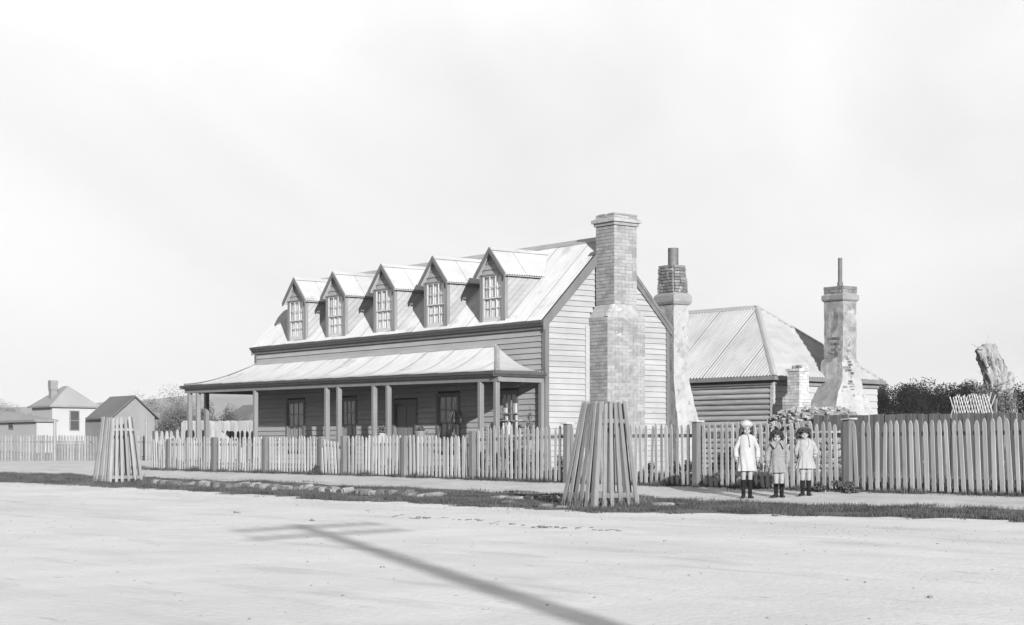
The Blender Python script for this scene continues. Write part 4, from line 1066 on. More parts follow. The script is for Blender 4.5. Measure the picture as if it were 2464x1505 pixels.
# ---------------------------------------------------------------- garden and verandah things
for i, (u, v_, Y, rx_, rz_, n, lab) in enumerate([
    (1232, 1090, 24.0, .35, .38, 900, 'leafy shrub behind the tall pickets, below the verandah end'),
    (1290, 1100, 24.3, .30, .35, 700, 'low bushy plant behind the pickets at the cottage corner'),
    (1345, 1122, 24.3, .22, .25, 450, 'small weedy plant behind the pickets, left of the first capped post'),
    (1640, 1128, 24.2, .35, .30, 600, 'weedy shrub behind the pickets, below the roughcast chimney'),
    (1560, 1140, 24.0, .30, .22, 450, 'small clump of weeds behind the pickets, right of the large tree guard'),
    (1175, 1120, 24.1, .25, .3, 450, 'climbing plant behind the fence, under the verandah corner post')]):
    p = onY(u, v_, Y); bush('garden_shrub', lab, 'shrub', (p.x, p.y, p.z), (rx_, .25, rz_), n, leaf=.035, seed=i, stem=gz(p.x, Y), group='shrubs behind the pickets')
p = onY(2010, 1171, 23.05)
for i, (u, lab) in enumerate(((1985, 'dark weed clump at the fence foot just right of the smallest girls'), (2022, 'dark trailing weed clump at the foot of the capped post'), (2054, 'dark weed clump at the fence foot, rightmost of the three'))):
    p = onY(u, 1170, 23.0); bush('weed_clump', lab, 'weeds', (p.x, p.y, gz(p.x, 23.0)+.07), (.28, .16, .13), 700, leaf=.03, seed=20+i, stem=gz(p.x, 23.0), group='weeds at the fence foot')
p = onY(758, 1145, 23.1); bush('weed_clump', 'weed clump against the low fence, left of the little gate', 'weeds', (p.x, p.y, gz(p.x, 23.1)+.08), (.3, .12, .16), 700, leaf=.03, seed=27, stem=gz(p.x, 23.1))

def pot(u, v_, Y, r, h, lab, m='pot', plant=True, seed=0, pr=.22):
    p = onY(u, v_, Y); t = thing('flower_pot', lab, 'plant pot', (p.x, p.y, p.z - h))
    b = MB(); zb = p.z - h
    ring = lambda rr, z: [(p.x + rr*math.cos(a), p.y + rr*math.sin(a), z) for a in [2*math.pi*i/18 for i in range(18)]]
    b.rings([ring(r*.72, zb), ring(r*.95, zb+h*.85), ring(r*1.06, zb+h*.86), ring(r*1.06, zb+h), ring(r*.92, zb+h), ring(r*.9, zb+h*.9)]); b.build('pot', M[m], t, smooth=False)
    MB().box(p.x-r*1.3, p.x+r*1.3, p.y-r*1.3, p.y+r*1.3, .44, zb).build('stand', M['post'], t)
    if plant:
        R = random.Random(seed); b = MB()
        for _ in range(170):
            a = R.uniform(0, 6.3); el = R.uniform(.1, 1.4); rr = R.uniform(.3, 1)*pr; c = Vector((p.x, p.y, zb+h)) + Vector((math.cos(a)*math.cos(el), math.sin(a)*math.cos(el), math.sin(el)))*rr
            s_ = .03; d1 = Vector((R.gauss(0,1), R.gauss(0,1), R.gauss(0,1))).normalized()*s_; d2 = d1.cross(Vector((R.gauss(0,1), R.gauss(0,1), R.gauss(0,1)))).normalized()*s_*.5
            b.add([c-d1, c+d2, c+d1, c-d2], [(0,1,2,3)])
        b.build('foliage', M['leaf'], t, fix=False)
    return t
pot(919, 1043, YH-.55, .12, .26, 'white pot with a bushy plant between the paired verandah posts', 'white', seed=1)
pot(1012, 1038, YH-.5, .17, .3, 'grey bucket with a small plant right of the front door', 'trim2', seed=2, pr=.13)
pot(1276, 1060, YH-.45, .10, .2, 'small pot with a tall leggy plant at the right end of the verandah', 'trim2', seed=3, pr=.10)
p = onY(1276, 1020, YH-.45); bush('verandah_creeper', 'thin leafy plant against the boards at the verandah right end', 'plant', (p.x, p.y, p.z), (.16, .1, .42), 260, leaf=.03, seed=40, stem=.5)
# hanging basket and bracket
p = onY(1098, 1012, YH-.4)
t = thing('hanging_basket', 'dark hanging fern basket with drooping fronds under the verandah roof', 'hanging plant', (p.x, p.y, p.z))
b = MB(); b.ell(p, (.13, .13, .10), 12, 7); b.build('basket', M['trim'], t, smooth=True)
b = MB()
for q in range(3):
    a = q*2.1; b.tube([(p.x+.12*math.cos(a), p.y+.12*math.sin(a), p.z), (p.x, p.y, p.z+.45), (p.x, p.y, 2.75)], .004, 4)
b.build('chain', M['trim'], t)
for q in range(11):
    a = rnd.uniform(0, 6.28); l = rnd.uniform(.14, .28); pts = [p + Vector((math.cos(a)*l*s_, math.sin(a)*l*s_, .10 + .22*math.sin(s_*2.6) - .30*s_*s_)) for s_ in (0,.25,.5,.75,1)]
    MB().tube(pts, [.008,.018,.022,.016,.004], 5, squash=.25).build('frond', M['leaf'], t, smooth=True)
# white stand with bottles in front of the right-hand window
t = thing('plant_stand', 'whitewashed wooden stand with two shelves before the right-hand window', 'stand', (onY(1224,1000,YH-.45).x, YH-.45, .44))
def P_(u, v_): return onY(u, v_, YH-.5)
for (ua, ub, v0_, v1_) in ((1214, 1219, 982, 994), (1237.5, 1242.5, 971, 994)):
    a, c = P_(ua, v1_), P_(ub, v0_); MB().box(a.x, c.x, a.y-.03, a.y+.03, a.z, c.z).build('upright', M['white'], t)
for (ua, ub) in ((1217, 1221), (1241, 1244)):
    a, c = P_(ua, 1045), P_(ub, 997); MB().box(a.x, c.x, a.y-.02, a.y+.02, .44, c.z).build('leg', M['white'], t)
for (v0_, v1_, m) in ((994, 998, 'trim2'), (1011, 1013, 'sash'), (1047, 1056, 'board')):
    a, c = P_(1203, v1_), P_(1249, v0_); MB().box(a.x, c.x, a.y-.07, a.y+.10, a.z, c.z).build('shelf', M[m], t)
for (ua, ub, v0_, v1_, lab, nm, ct) in ((1221, 1230, 1013, 1046, 'white cloth-wrapped jar on the stand, the wider one', 'jar', 'jar'), (1209, 1214, 1018, 1046, 'slim white bottle on the stand, the narrow one', 'bottle', 'bottle')):
    a, c = P_(ua, v1_), P_(ub, v0_); r = (c.x-a.x)/2; h = c.z - a.z
    ring = lambda rr, z: [(a.x+r + rr*math.cos(q), a.y + rr*math.sin(q), z) for q in [2*math.pi*i/14 for i in range(14)]]
    b = MB(); b.rings([ring(r, a.z), ring(r, a.z+h*.6), ring(r*.5, a.z+h*.75), ring(r*.5, a.z+h*.9), ring(r*.7, a.z+h*.92), ring(r*.7, a.z+h)]); tag(b.build(nm, M['white'], None, smooth=False), lab, ct)

# ---------------------------------------------------------------- pollarded tree at the right
pt = thing('pollarded_tree', 'thick pollarded tree trunk leaning left, cut off bare at the top', 'tree', atZ(2420, 1080, 52))
def trunk(pts, rad, name, seed=0, n=44, sub=16):
    P = []; Rr = []
    for i in range(len(pts)-1):
        for k in range(sub):
            t = k/sub; P.append(Vector(pts[i]).lerp(Vector(pts[i+1]), t)); Rr.append(lerp(rad[i], rad[i+1], t))
    P.append(Vector(pts[-1])); Rr.append(rad[-1])
    b = MB(); b.tube(P, Rr, n); nr = len(P)
    for i, v in enumerate(b.v):
        v = Vector(v); c = P[i//n]; rad_ = v - c; a_ = 2*math.pi*(i % n)/n; t_ = i//n/nr*4
        k_ = 1 + .34*mn.noise(Vector((math.cos(a_)*4+seed, math.sin(a_)*4, t_*.8))) + .26*mn.noise(Vector((math.cos(a_)*9, math.sin(a_)*9+seed, t_*2.5))) + .16*mn.noise(Vector((math.cos(a_)*3, math.sin(a_)*3, t_*9)))
        b.v[i] = tuple(c + rad_*k_)
    return b.build(name, M['bark'], pt, smooth=True)
Q = lambda u, v_, Z=52: atZ(u, v_, Z)
trunk([Q(2430,1085), Q(2418,1000), Q(2405,940), Q(2388,880), Q(2371,836)], [.40,.37,.34,.32,.29], 'trunk', 1)
trunk([Q(2366,856,51.9), Q(2358,843,51.8), Q(2354,838,51.8)], [.17,.15,.11], 'stub', 2, 18, 5)
trunk([Q(2376,850,52), Q(2375,835), Q(2374,828)], [.22,.19,.12], 'stub', 5, 18, 5)
trunk([Q(2386,858,52), Q(2389,842), Q(2392,835)], [.2,.16,.1], 'stub', 6, 18, 5)
rt_ = random.Random(3)
for k in range(26):
    q = rt_.random(); c = Q(lerp(2369, 2415, q), lerp(836, 985, q), 51.7 + rt_.uniform(-.2,.4)); d_ = Vector((rt_.gauss(0,1), rt_.gauss(0,1), rt_.uniform(.2,1.4))).normalized()*rt_.uniform(.25,.6)
    MB().tube([c, c + d_*.7, c + d_*1.2 + Vector((0,0,.06))], [.016,.010,.003], 5).build('twig', M['bark'], pt)
trunk([Q(2418,960), Q(2428,925), Q(2434,895)], [.2,.15,.07], 'branch', 3, 12)
for i, (u, v_, r_) in enumerate(((2395, 965, .34), (2365, 955, .3), (2425, 970, .35), (2375, 975, .3))):
    c = Q(u, v_, 51.3)
    R = random.Random(i); b = MB()
    for _ in range(1300):
        d = Vector((R.gauss(0,1), R.gauss(0,1), R.gauss(0,1))); cc = c + d*r_*.55; d1 = Vector((R.gauss(0,1), R.gauss(0,1), R.gauss(0,1))).normalized()*.032; d2 = d1.cross(Vector((R.gauss(0,1),1,0))).normalized()*.015
        b.add([cc-d1, cc+d2, cc+d1, cc-d2], [(0,1,2,3)])
    stuff(b.build('regrowth', M['leafgrey'], pt, fix=False))
# ---------------------------------------------------------------- dark trees beyond
R = random.Random(5)
tl_ = [(2090,930,92,'at the kitchen wall'), (2135,922,96,''), (2175,918,90,''), (2215,925,98,''), (2250,921,91,''), (2300,916,94,''), (2345,914,90,''), (2390,922,97,''), (2440,930,90,''), (2490,925,95,''), (2050,940,100,''), (2010,945,97,'')]
names = ['next to the kitchen end wall', 'second from the kitchen', 'third from the kitchen, with a low rounded crown', 'fourth from the kitchen, further back', 'left of the white trellis', 'tall one straight above the trellis left end', 'above the trellis right end', 'just left of the pollarded trunk', 'behind the pollarded trunk', 'at the right edge beyond the pollarded trunk', 'hidden mostly by the limewashed chimney', 'behind the kitchen roof end']
for i, ((u, v_, Z, _), nm) in enumerate(zip(tl_, names)):
    if u < 2060: continue
    top = atZ(u, v_, Z); zb = .4; h = top.z - zb; c = Vector((top.x, top.y, zb + h*.52))
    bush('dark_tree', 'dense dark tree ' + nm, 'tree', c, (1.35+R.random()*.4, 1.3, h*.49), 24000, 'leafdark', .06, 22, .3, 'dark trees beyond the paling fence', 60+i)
# under-storey so that no sky shows between the stems
R2 = random.Random(8)
b = MB()
for _ in range(16000):
    u = R2.uniform(2085, 2520); Z = R2.uniform(88, 101); p = atZ(u, 1080, Z); c = Vector((p.x, p.y, R2.uniform(.3, 2.9)))
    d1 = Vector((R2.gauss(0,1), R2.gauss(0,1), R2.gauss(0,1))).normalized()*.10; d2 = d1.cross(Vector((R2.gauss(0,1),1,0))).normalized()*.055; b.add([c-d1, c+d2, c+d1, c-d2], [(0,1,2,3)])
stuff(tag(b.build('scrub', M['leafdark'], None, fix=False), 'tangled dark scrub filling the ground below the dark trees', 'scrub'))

# ---------------------------------------------------------------- the far side of the side street
def simple_house(name, label, Z, uc, u_left, u_right, v_eave, v_apex, u_ap0, u_ap1, roof, m_roof, m_wall, openings=(), chimney=None, cat='house', zb=.3, ov=.25, gable=False):
    C = atZ(uc, v_eave, Z); ze = C.z
    x1, y0 = C.x, C.y
    x0 = onY(u_left, 1000, y0).x; y1 = onX(u_right, 1000, x1).y
    t = thing(name, label, cat, ((x0+x1)/2, (y0+y1)/2, zb))
    MB().box(x0, x1, y0, y1, zb, ze).build('wall', M[m_wall], t)
    ym = (y0+y1)/2
    Pk = onY(u_ap1, v_apex, ym); zr = Pk.z; xr1 = min(Pk.x, x1 + (ov if gable else -.3)); xr0 = min(onY(u_ap0, v_apex, ym).x, xr1-.1)
    if gable:
        xr1 = x1+ov; 
        for sg, ye in ((-1, y0-ov), (1, y1+ov)):
            zz = ze - .15
            MB().hexa([(xr0-(0 if xr0 < x0 else 0),ye,zz),(xr1,ye,zz),(xr1,ym,zr),(xr0,ym,zr),(xr0,ye,zz+.1),(xr1,ye,zz+.1),(xr1,ym,zr+.1),(xr0,ym,zr+.1)]).build('roof', M[m_roof], t)
        MB().extr([(x1-.1,y0,ze),(x1-.1,y1,ze),(x1-.1,ym,zr)], (.1,0,0)).build('gable', M[m_wall], t)
    else:
        b = MB(); e = [(x0-ov,y0-ov,ze),(x1+ov,y0-ov,ze),(x1+ov,y1+ov,ze),(x0-ov,y1+ov,ze)]; a, c = (xr0,ym,zr), (xr1,ym,zr)
        b.add(e+[a,c], [(0,1,5,4),(1,2,5),(2,3,4,5),(3,0,4),(3,2,1,0)]); b.build('roof', M[m_roof], t)
        MB().box(x0-ov-.05, x1+ov+.05, y0-ov-.08, y0-ov, ze-.16, ze).build('gutter', M['shedwall'], t); MB().box(x1+ov, x1+ov+.08, y0-ov, y1+ov, ze-.16, ze).build('gutter', M['shedwall'], t)
    for face, ua, ub, va, vb, kind in openings:
        if face == 'x':
            p, q = onX(ua, va, x1), onX(ub, vb, x1); fr = MB().box(x1-.02, x1+.06, p.y, q.y, q.z, p.z)
            o = fr.build(kind, M['shedwall'], t); 
            zs = [(q.z, p.z)]
            for (za, zc) in (((q.z+p.z)/2+.03, p.z-.08), (q.z+.08, (q.z+p.z)/2-.03)):
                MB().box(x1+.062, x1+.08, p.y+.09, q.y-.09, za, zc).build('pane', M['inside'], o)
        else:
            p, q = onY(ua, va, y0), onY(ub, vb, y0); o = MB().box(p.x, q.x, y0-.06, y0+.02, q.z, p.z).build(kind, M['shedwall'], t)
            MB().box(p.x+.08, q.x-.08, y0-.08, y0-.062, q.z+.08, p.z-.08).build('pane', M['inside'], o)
    if chimney:
        ua, ub, va, vb, Zc = chimney; p, q = atZ(ua, va, Zc), atZ(ub, vb, Zc); w_ = abs(ub-ua)/F_PX*Zc*.72; c = (p+q)/2
        ck = MB().loft([(q.z-2, c.x-w_/2, c.x+w_/2, c.y-w_/2, c.y+w_/2), (p.z-.9, c.x-w_/2, c.x+w_/2, c.y-w_/2, c.y+w_/2), (p.z-.8, c.x-w_*.6, c.x+w_*.6, c.y-w_*.6, c.y+w_*.6), (p.z, c.x-w_*.6, c.x+w_*.6, c.y-w_*.6, c.y+w_*.6)]).build('chimney', M['brickdark'], t)
    return t
simple_house('far_cottage', 'small pale cottage with pyramid roof and dark chimney at far left', 150, 125.7, 77, 232, 976, 929, 152, 164, 0, 'farroof', 'farwall', [('x', 167, 191, 988, 1037, 'window'), ('x', 196, 197, 1100, 1101, 'vent')][:1] + [('y', 87, 103, 1010, 1046, 'door'), ('y', 108, 119, 1015, 1030, 'window')], (117, 138, 916, 960, 152), zb=1.0)
simple_house('pale_outbuilding', 'low pale outbuilding with sloping roof at the left picture edge', 118, 88, -60, 132, 1010, 990, -70, 20, 0, 'farroof', 'farwall', [('y', 22, 34, 1014, 1033, 'window')], zb=.5, ov=.15)
simple_house('grey_shed', 'dark-roofed gabled shed of grey boards behind the far picket fence', 108, 271, 205, 372, 1003, 956, 265, 315, 0, 'shedroof', 'shedwall', [], zb=.3, gable=True, cat='shed')
simple_house('hip_roofed_house', 'dark hip-roofed building seen under the left end of the verandah', 125, 600, 540, 700, 1012, 974, 585, 622, 0, 'shedroof', 'farwall', [], zb=.4)
simple_house('low_dark_shed', 'low dark-roofed shed behind the left verandah posts', 128, 478, 430, 512, 1014, 1000, 445, 470, 0, 'shedroof', 'shedwall', [], zb=.4, cat='shed')
for i, (u, v_, Z, rx_, m, lab, n) in enumerate([
    (395, 948, 118, 2.2, 'leafgrey', 'bare twiggy tree right of the grey shed, the tallest of them', 5200),
    (430, 955, 116, 1.5, 'leafgrey', 'bare twiggy tree behind the verandah corner post', 3000),
    (350, 962, 122, 1.7, 'leafgrey', 'bare twiggy tree just above the grey shed roof', 3000),
    (420, 1000, 92, 1.2, 'leaf', 'dark rounded bush at the end of the far fence', 2600),
    (470, 985, 110, 1.3, 'leaf', 'dark bush between the two left verandah posts', 2200),
    (500, 978, 112, .9, 'leaf', 'narrow dark tree behind the third verandah post', 1800),
    (553, 984, 118, 1.4, 'leaf', 'dark shrub left of the hip-roofed building', 2000),
    (40, 972, 170, 3.2, 'leafgrey', 'grey tree behind the pale outbuilding at far left', 3000),
    (-20, 968, 172, 3.2, 'leafgrey', 'grey tree at the very left beyond the outbuilding', 2600),
    (248, 978, 165, 2.2, 'leafgrey', 'small grey tree between the pale cottage and grey shed', 1800)]):
    top = atZ(u, v_, Z); zb = .4 if Z < 140 else 1.5; h = top.z - zb; c = Vector((top.x, top.y, zb + h*.58))
    bush('twiggy_tree' if m == 'leafgrey' else 'dark_bush', lab, 'tree', c, (rx_, rx_, h*.5), int(n*2.4), m, .045 if m == 'leafgrey' else .06, 14, zb-.2, 'trees beyond the side street', 90+i)
# posts and rubbish heap near the corner
for i, (u, v0_, v1_, Z, ln, lab) in enumerate(((132, 1010, 1050, 84, .0, 'dark fence post standing up left above the far pickets'), (305, 1012, 1052, 80, -.5, 'leaning pale pole at the far fence right of the tree guard'), (352, 1008, 1108, 86, .05, 'tall pale gatepost at the right end of the far fence'), (300, 1012, 1105, 86, .0, 'second pale gatepost behind the left tree guard'))):
    a, c = atZ(u, v1_, Z), atZ(u, v0_, Z); b = MB(); b.tube([(a.x, a.y, .1), (c.x + ln*.4, c.y, c.z)], .075, 6); tag(b.build('timber_post', M['farpicket'], None), lab, 'post')
# ---------------------------------------------------------------- telegraph pole whose shadow lies on the road
dC = Vector((LD.x, LD.y, 0)).normalized(); tE = math.tan(SUN_EL)
HP = 8.0
tip = gfind(711, 1262.5, 0); base = tip - dC*(HP/tE); base.z = gz(base.x, base.y)
pl = thing('telegraph_pole', 'timber telegraph pole with two crossarms beside the photographer, shadow across the road', 'pole', base)
b = MB(); b.tube([base - Vector((0,0,.5)), base + Vector((0,0,HP*.5)), base + Vector((0,0,HP))], [.175,.15,.12], 14); b.build('shaft', M['pole'], pl, smooth=True)
ad = Vector((-.30, .954, 0))
for k, zc in enumerate((HP-.16, HP-.66)):
    c = base + Vector((0,0,zc)); a0, a1 = c - ad*1.36, c + ad*1.36; n_ = ad.cross(Vector((0,0,1)))*.05; up = Vector((0,0,.055)); o_ = n_*3
    MB().hexa([a0-n_-up+o_, a1-n_-up+o_, a1+n_-up+o_, a0+n_-up+o_, a0-n_+up+o_, a1-n_+up+o_, a1+n_+up+o_, a0+n_+up+o_]).build('crossarm', M['pole'], pl)
    for q in (-1.25, -.85, -.45, .45, .85, 1.25):
        i_ = c + ad*q + o_; b = MB(); b.tube([i_+up, i_+up+Vector((0,0,.12))], .012, 6); b.tube([i_+Vector((0,0,.13)), i_+Vector((0,0,.16)), i_+Vector((0,0,.23))], [.045,.05,.025], 8); b.build('insulator', M['white'], pl)

# ---------------------------------------------------------------- the air
hm = bpy.data.materials.new('haze_air'); hm.use_nodes = True; t_ = hm.node_tree; t_.nodes.clear()
ho = t_.nodes.new('ShaderNodeOutputMaterial'); pv = t_.nodes.new('ShaderNodeVolumePrincipled')
pv.inputs['Color'].default_value = (.95, .95, .95, 1); pv.inputs['Density'].default_value = .00028; pv.inputs['Anisotropy'].default_value = .2
t_.links.new(pv.outputs[0], ho.inputs['Volume'])
stuff(tag(MB().box(-2200, 400, -700, 2200, -1.9, 62).build('haze', hm, None), 'thin pale haze lying over the whole town and hills', 'haze'))
# ---------------------------------------------------------------- the three girls
def fuse(b, m, vox=.006, smooth_it=3):
    """one continuous skin out of overlapping limbs"""
    me = b.mesh('tmp'); bm = bmesh.new(); bm.from_mesh(me); bmesh.ops.recalc_face_normals(bm, faces=bm.faces); bm.to_mesh(me); bm.free()
    o = bpy.data.objects.new('tmp', me); COL.objects.link(o)
    r = o.modifiers.new('r', 'REMESH'); r.mode = 'VOXEL'; r.voxel_size = vox; r.use_smooth_shade = True
    s = o.modifiers.new('s', 'SMOOTH'); s.factor = .5; s.iterations = smooth_it
    dg = bpy.context.evaluated_depsgraph_get(); out = bpy.data.meshes.new_from_object(o.evaluated_get(dg), depsgraph=dg)
    bpy.data.objects.remove(o); out.materials.clear(); out.materials.append(m)
    out.polygons.foreach_set('use_smooth', [True]*len(out.polygons)); return out
def limb(b, pts, rad, n=12, sq=None):
    b.tube(pts, rad, n, squash=sq)
    for p, r in zip(pts, rad): b.ell(p, (r*.99, r*.99, r*.99), 10, 6)
def ovalring(cx, cy, z, rx, ry, n=40, fold=0, nf=0, ph=0, tilt=0):
    out = []
    for i in range(n):
        a = 2*math.pi*i/n; f = 1 + fold*math.sin(nf*a + ph)
        out.append((cx + rx*f*math.cos(a), cy + ry*f*math.sin(a), z + tilt*math.cos(a)))
    return out
def hand(b, w, d, side, curl=.4):
    """w: wrist point, d: direction of the fingers; palm, four unequal fingers and a thumb"""
    d = Vector(d).normalized(); ac = Vector((0, 1, 0)); ac = (ac - d*ac.dot(d)).normalized(); inn = d.cross(ac).normalized() * side
    w = Vector(w); b.tube([w - d*.01, w + d*.02, w + d*.055], [.019, .024, .025], 10, squash=.62)
    b.ell(w + d*.035, (.017, .024, .03), 8, 6)
    for k, (o, l) in enumerate(((-.021, .046), (-.007, .054), (.007, .050), (.020, .040))):
        r0 = w + d*.05 + ac*o; k1 = (r0 + d*l*.45 + inn*l*curl*.12); k2 = k1 + d*l*.3 + inn*l*curl*.35; k3 = k2 + d*l*.12 + inn*l*curl*.5
        b.tube([r0 - d*.012, r0, k1, k2, k3], [.0075, .0078, .0070, .0064, .0050], 7)
    t0 = w + d*.018 - ac*.018; b.tube([t0, t0 - ac*.016 + d*.02 + inn*.006, t0 - ac*.018 + d*.043 + inn*.014], [.009, .0085, .006], 7)
def girl(label, feet, rz, zc, spec):
    """spec heights are metres above the feet"""
    t = thing('person', label, 'person', feet, rz, local=True)
    S = spec; b = MB()
    hx, hz = S['head']; hw = S.get('hw', .073)                     # head centre (x, z), half width
    tiltR = Matrix.Rotation(S.get('tilt', 0), 3, 'Y') @ Matrix.Rotation(S.get('nod', 0), 3, 'X')
    H = lambda x, y, z: Vector((hx, S.get('hy', -.015), hz)) + tiltR @ Vector((x, y, z))
    # trunk and neck
    sh, hip = S['shoulder'], S['hip']
    b.rings([ovalring(0, 0, hip-.05, .095, .075, 20), ovalring(0, 0, hip+.03, .112, .082, 20), ovalring(0, 0, lerp(hip, sh, .45), .092, .07, 20), ovalring(0, 0, lerp(hip, sh, .8), .108, .075, 20), ovalring(0, 0, sh, .10, .055, 20), ovalring(0, 0, sh+.03, .045, .04, 20)])
    b.tube([(0, .005, sh-.01), (hx*.6, .0, sh+.03), tuple(H(0, .012, -.06))], [.037, .033, .032], 12)
    # head: skull, jaw, cheeks, nose, brow, ears
    b.ell(H(0, .012, .022), (hw, .088, .088), 18, 12, tiltR); b.ell(H(0, -.012, -.035), (hw*.80, .066, .062), 16, 10, tiltR)
    b.ell(H(0, -.050, -.075), (.022, .020, .018), 10, 7, tiltR)
    for s in (-1, 1):
        b.ell(H(s*.034, -.054, -.028), (.024, .020, .022), 10, 7, tiltR); b.ell(H(s*hw*.98, .012, -.012), (.010, .018, .026), 8, 6, tiltR)
        b.ell(H(s*.027, -.064, .022), (.022, .012, .008), 10, 6, tiltR)
    b.tube([H(0, -.068, .012), H(0, -.079, -.010), H(0, -.090, -.024), H(0, -.074, -.032)], [.008, .009, .011, .008], 8)
    b.ell(H(0, -.070, -.052), (.020, .010, .006), 10, 5, tiltR); b.ell(H(0, -.068, -.060), (.016, .010, .006), 10, 5, tiltR)
    # legs
    kz, az = S['knee'], .075
    for s in (-1, 1):
        lx = S['leg'][0 if s < 0 else 1]
        kneex = lx; b.tube([(s*.052, 0, hip+.02), (lerp(s*.052, lx, .7), -.004, lerp(hip, kz, .6)), (lx, -.006, kz+.05), (lx, -.008, kz), (lx, .002, kz-.05), (lx+.0, .010, lerp(az, kz, .62)), (lx, .006, lerp(az, kz, .3)), (lx, .006, az), (lx, .002, .045)], [.064, .056, .045, .042, .039, .043, .032, .027, .028], 14)
    # arms
    for s in (-1, 1):
        e, wr = S['arms'][0 if s < 0 else 1][:2]; s0 = Vector((s*.118, .0, sh-.025))
        limb(b, [s0, s0.lerp(Vector(e), .5), Vector(e), Vector(e).lerp(Vector(wr), .35), Vector(wr)], [.037, .031, .027, .026, .018])
        hand(b, wr, S['arms'][0 if s < 0 else 1][2], -s, S.get('curl', .5))
    put('body', fuse(b, M['skin'], .0055), t)
    # eyes and mouth
    for s in (-1, 1):
        MB().ell(H(s*.026, -.0735, .003), (.0105, .006, .0048), 10, 6, tiltR).build('eye', M['hair'], t, smooth=True)
        MB().tube([H(s*.013, -.080, .020), H(s*.027, -.082, .024), H(s*.041, -.073, .018)], [.003, .004, .002], 5).build('eyebrow', M['hair'], t)
    MB().tube([H(-.020, -.0755, -.050), H(-.008, -.083, -.0565), H(.008, -.083, -.0565), H(.020, -.0755, -.050)], [.002, .0042, .0042, .002], 6, squash=.6).build('mouth', M['skind'], t)
    # dress
    D = S['dress']; b = MB(); rs = []
    for z, rx_, ry_, fo, nf, cx in D['rings']: rs.append(ovalring(cx, .0, z, rx_, ry_, 72, fo, nf, z*14 + .6, D.get('tilt', 0) if z == D['rings'][-1][0] else 0))
    b.rings(rs, cap=False)
    # inner hem so that the skirt has thickness
    z, rx_, ry_, fo, nf, cx = D['rings'][-1]; n = 72
    b.rings([rs[-1], ovalring(cx, 0, z+.01, rx_*.96, ry_*.96, n, fo, nf, z*14+.6), ovalring(cx, 0, z+.2, rx_*.7, ry_*.7, n, 0, nf)], cap=False)
    # neck closing ring
    put('dress', b.mesh('dress', M[D['m']], True), t)
    for s in (-1, 1):
        e, wr = S['arms'][0 if s < 0 else 1][:2]; s0 = Vector((s*.10, .0, sh-.018)); e, wr = Vector(e), Vector(wr); f = D.get('sleeve', .86); we = e.lerp(wr, f)
        b = MB(); P = []; Rr = []
        pr = D.get('sr', [.046, .050, .046, .045, .044, .046, .040])
        for k in range(13):
            q = k/12; p = s0.lerp(e, q/.5) if q < .5 else e.lerp(we, (q-.5)/.5)
            P.append(p + Vector((0, .004*math.sin(q*21+s), .0))); r_ = interp(q, [(0, pr[0]), (.2, pr[1]), (.4, pr[2]), (.55, pr[3]), (.75, pr[4]), (.92, pr[5]), (1, pr[6])]); Rr.append(r_ * (1 + .05*math.sin(q*38 + s)))
        b.tube(P, Rr, 20); b.build('sleeve', M[D['m']], t, smooth=True)
        dd = (we - e).normalized(); MB().tube([we - dd*.012, we + dd*.028], [pr[6]*.88, pr[6]*.86], 18).build('cuff', M[D.get('cuff', D['m'])], t)
    # socks and boots
    for s in (-1, 1):
        lx = S['leg'][0 if s < 0 else 1]; ft = S.get('foot', (0, 0))[0 if s < 0 else 1]
        b = MB(); st = S['sock']; b.tube([(lx, .0, st+.0), (lx, .004, st-.02), (lx, .010, lerp(az, kz, .62)), (lx, .006, lerp(az, kz, .3)), (lx, .006, az)], [.044, .0445, .0475, .037, .033], 16); b.build('sock', M['sock'], t, smooth=True)
        b = MB(); R_ = Matrix.Rotation(ft, 3, 'Z'); o = Vector((lx, .012, 0))
        secs = [(.035, .030, .0, .055), (.012, .034, .0, .068), (-.03, .034, .0, .060), (-.075, .040, .0, .045), (-.105, .036, .0, .036), (-.128, .020, .0, .024)]
        rr = [];
        for yy, wx, z0, z1 in secs: rr.append([tuple(o + R_ @ Vector((wx*math.cos(a)*(1 if math.sin(a) > -.2 else 1.05), yy, lerp(z0, z1, .5) + (z1-z0)/2*math.sin(a)))) for a in [2*math.pi*i/16 for i in range(16)]])
        b.rings(rr); b.tube([tuple(o + Vector((0, 0, .03))), tuple(o + Vector((0, -.002, .09))), tuple(o + Vector((0, -.002, .112)))], [.036, .036, .036], 16)
        b.build('boot', M['boot'], t, smooth=True)
    # hair: a cap plus many wavy locks
    h = S['hair']; b = MB(); R = random.Random(h['seed'])
    b.ell(H(0, .024, .034), (hw+.016, .094, .092), 20, 12, tiltR)
    put('hair', fuse(b, M[h['m']], .008), t)
    hb = MB()
    for k in range(int(h['n']*2.4)):
        a = R.uniform(-.15*math.pi, 1.15*math.pi)               # round the back, from ear to ear
        if h.get('fringe') and k % 5 == 0: a = R.uniform(-math.pi, 0)
        front = math.sin(a) < -.35
        el = R.uniform(.2, 1.2); p = Vector((math.cos(a)*(hw+.014)*math.cos(el*.8), math.sin(a)*.096*math.cos(el*.8)+.02, .03+.09*math.sin(el)))
        L_ = (h['len']*R.uniform(.55, 1.05)) if not front else R.uniform(.012, .030); P = []; n = 7; w_ = R.uniform(.004, .012); ph = R.uniform(0, 6)
        out = Vector((math.cos(a), math.sin(a)*.9, 0))
        for j in range(n):
            q = j/(n-1); spread = h['vol']*math.sin(min(1, q*1.3)*math.pi*.6)
            P.append(H(*(p + out*(.012 + spread) + Vector((w_*math.sin(q*h['wave']+ph), w_*math.cos(q*h['wave']+ph), -L_*q*1.0)))))
        hb.tube(P, [.004, .006, .007, .007, .006, .004, .001], 4)
    hb.build('lock_of_hair' if False else 'hair_locks', M[h['m']], t, smooth=True, fix=False)
    return t, H, tiltR
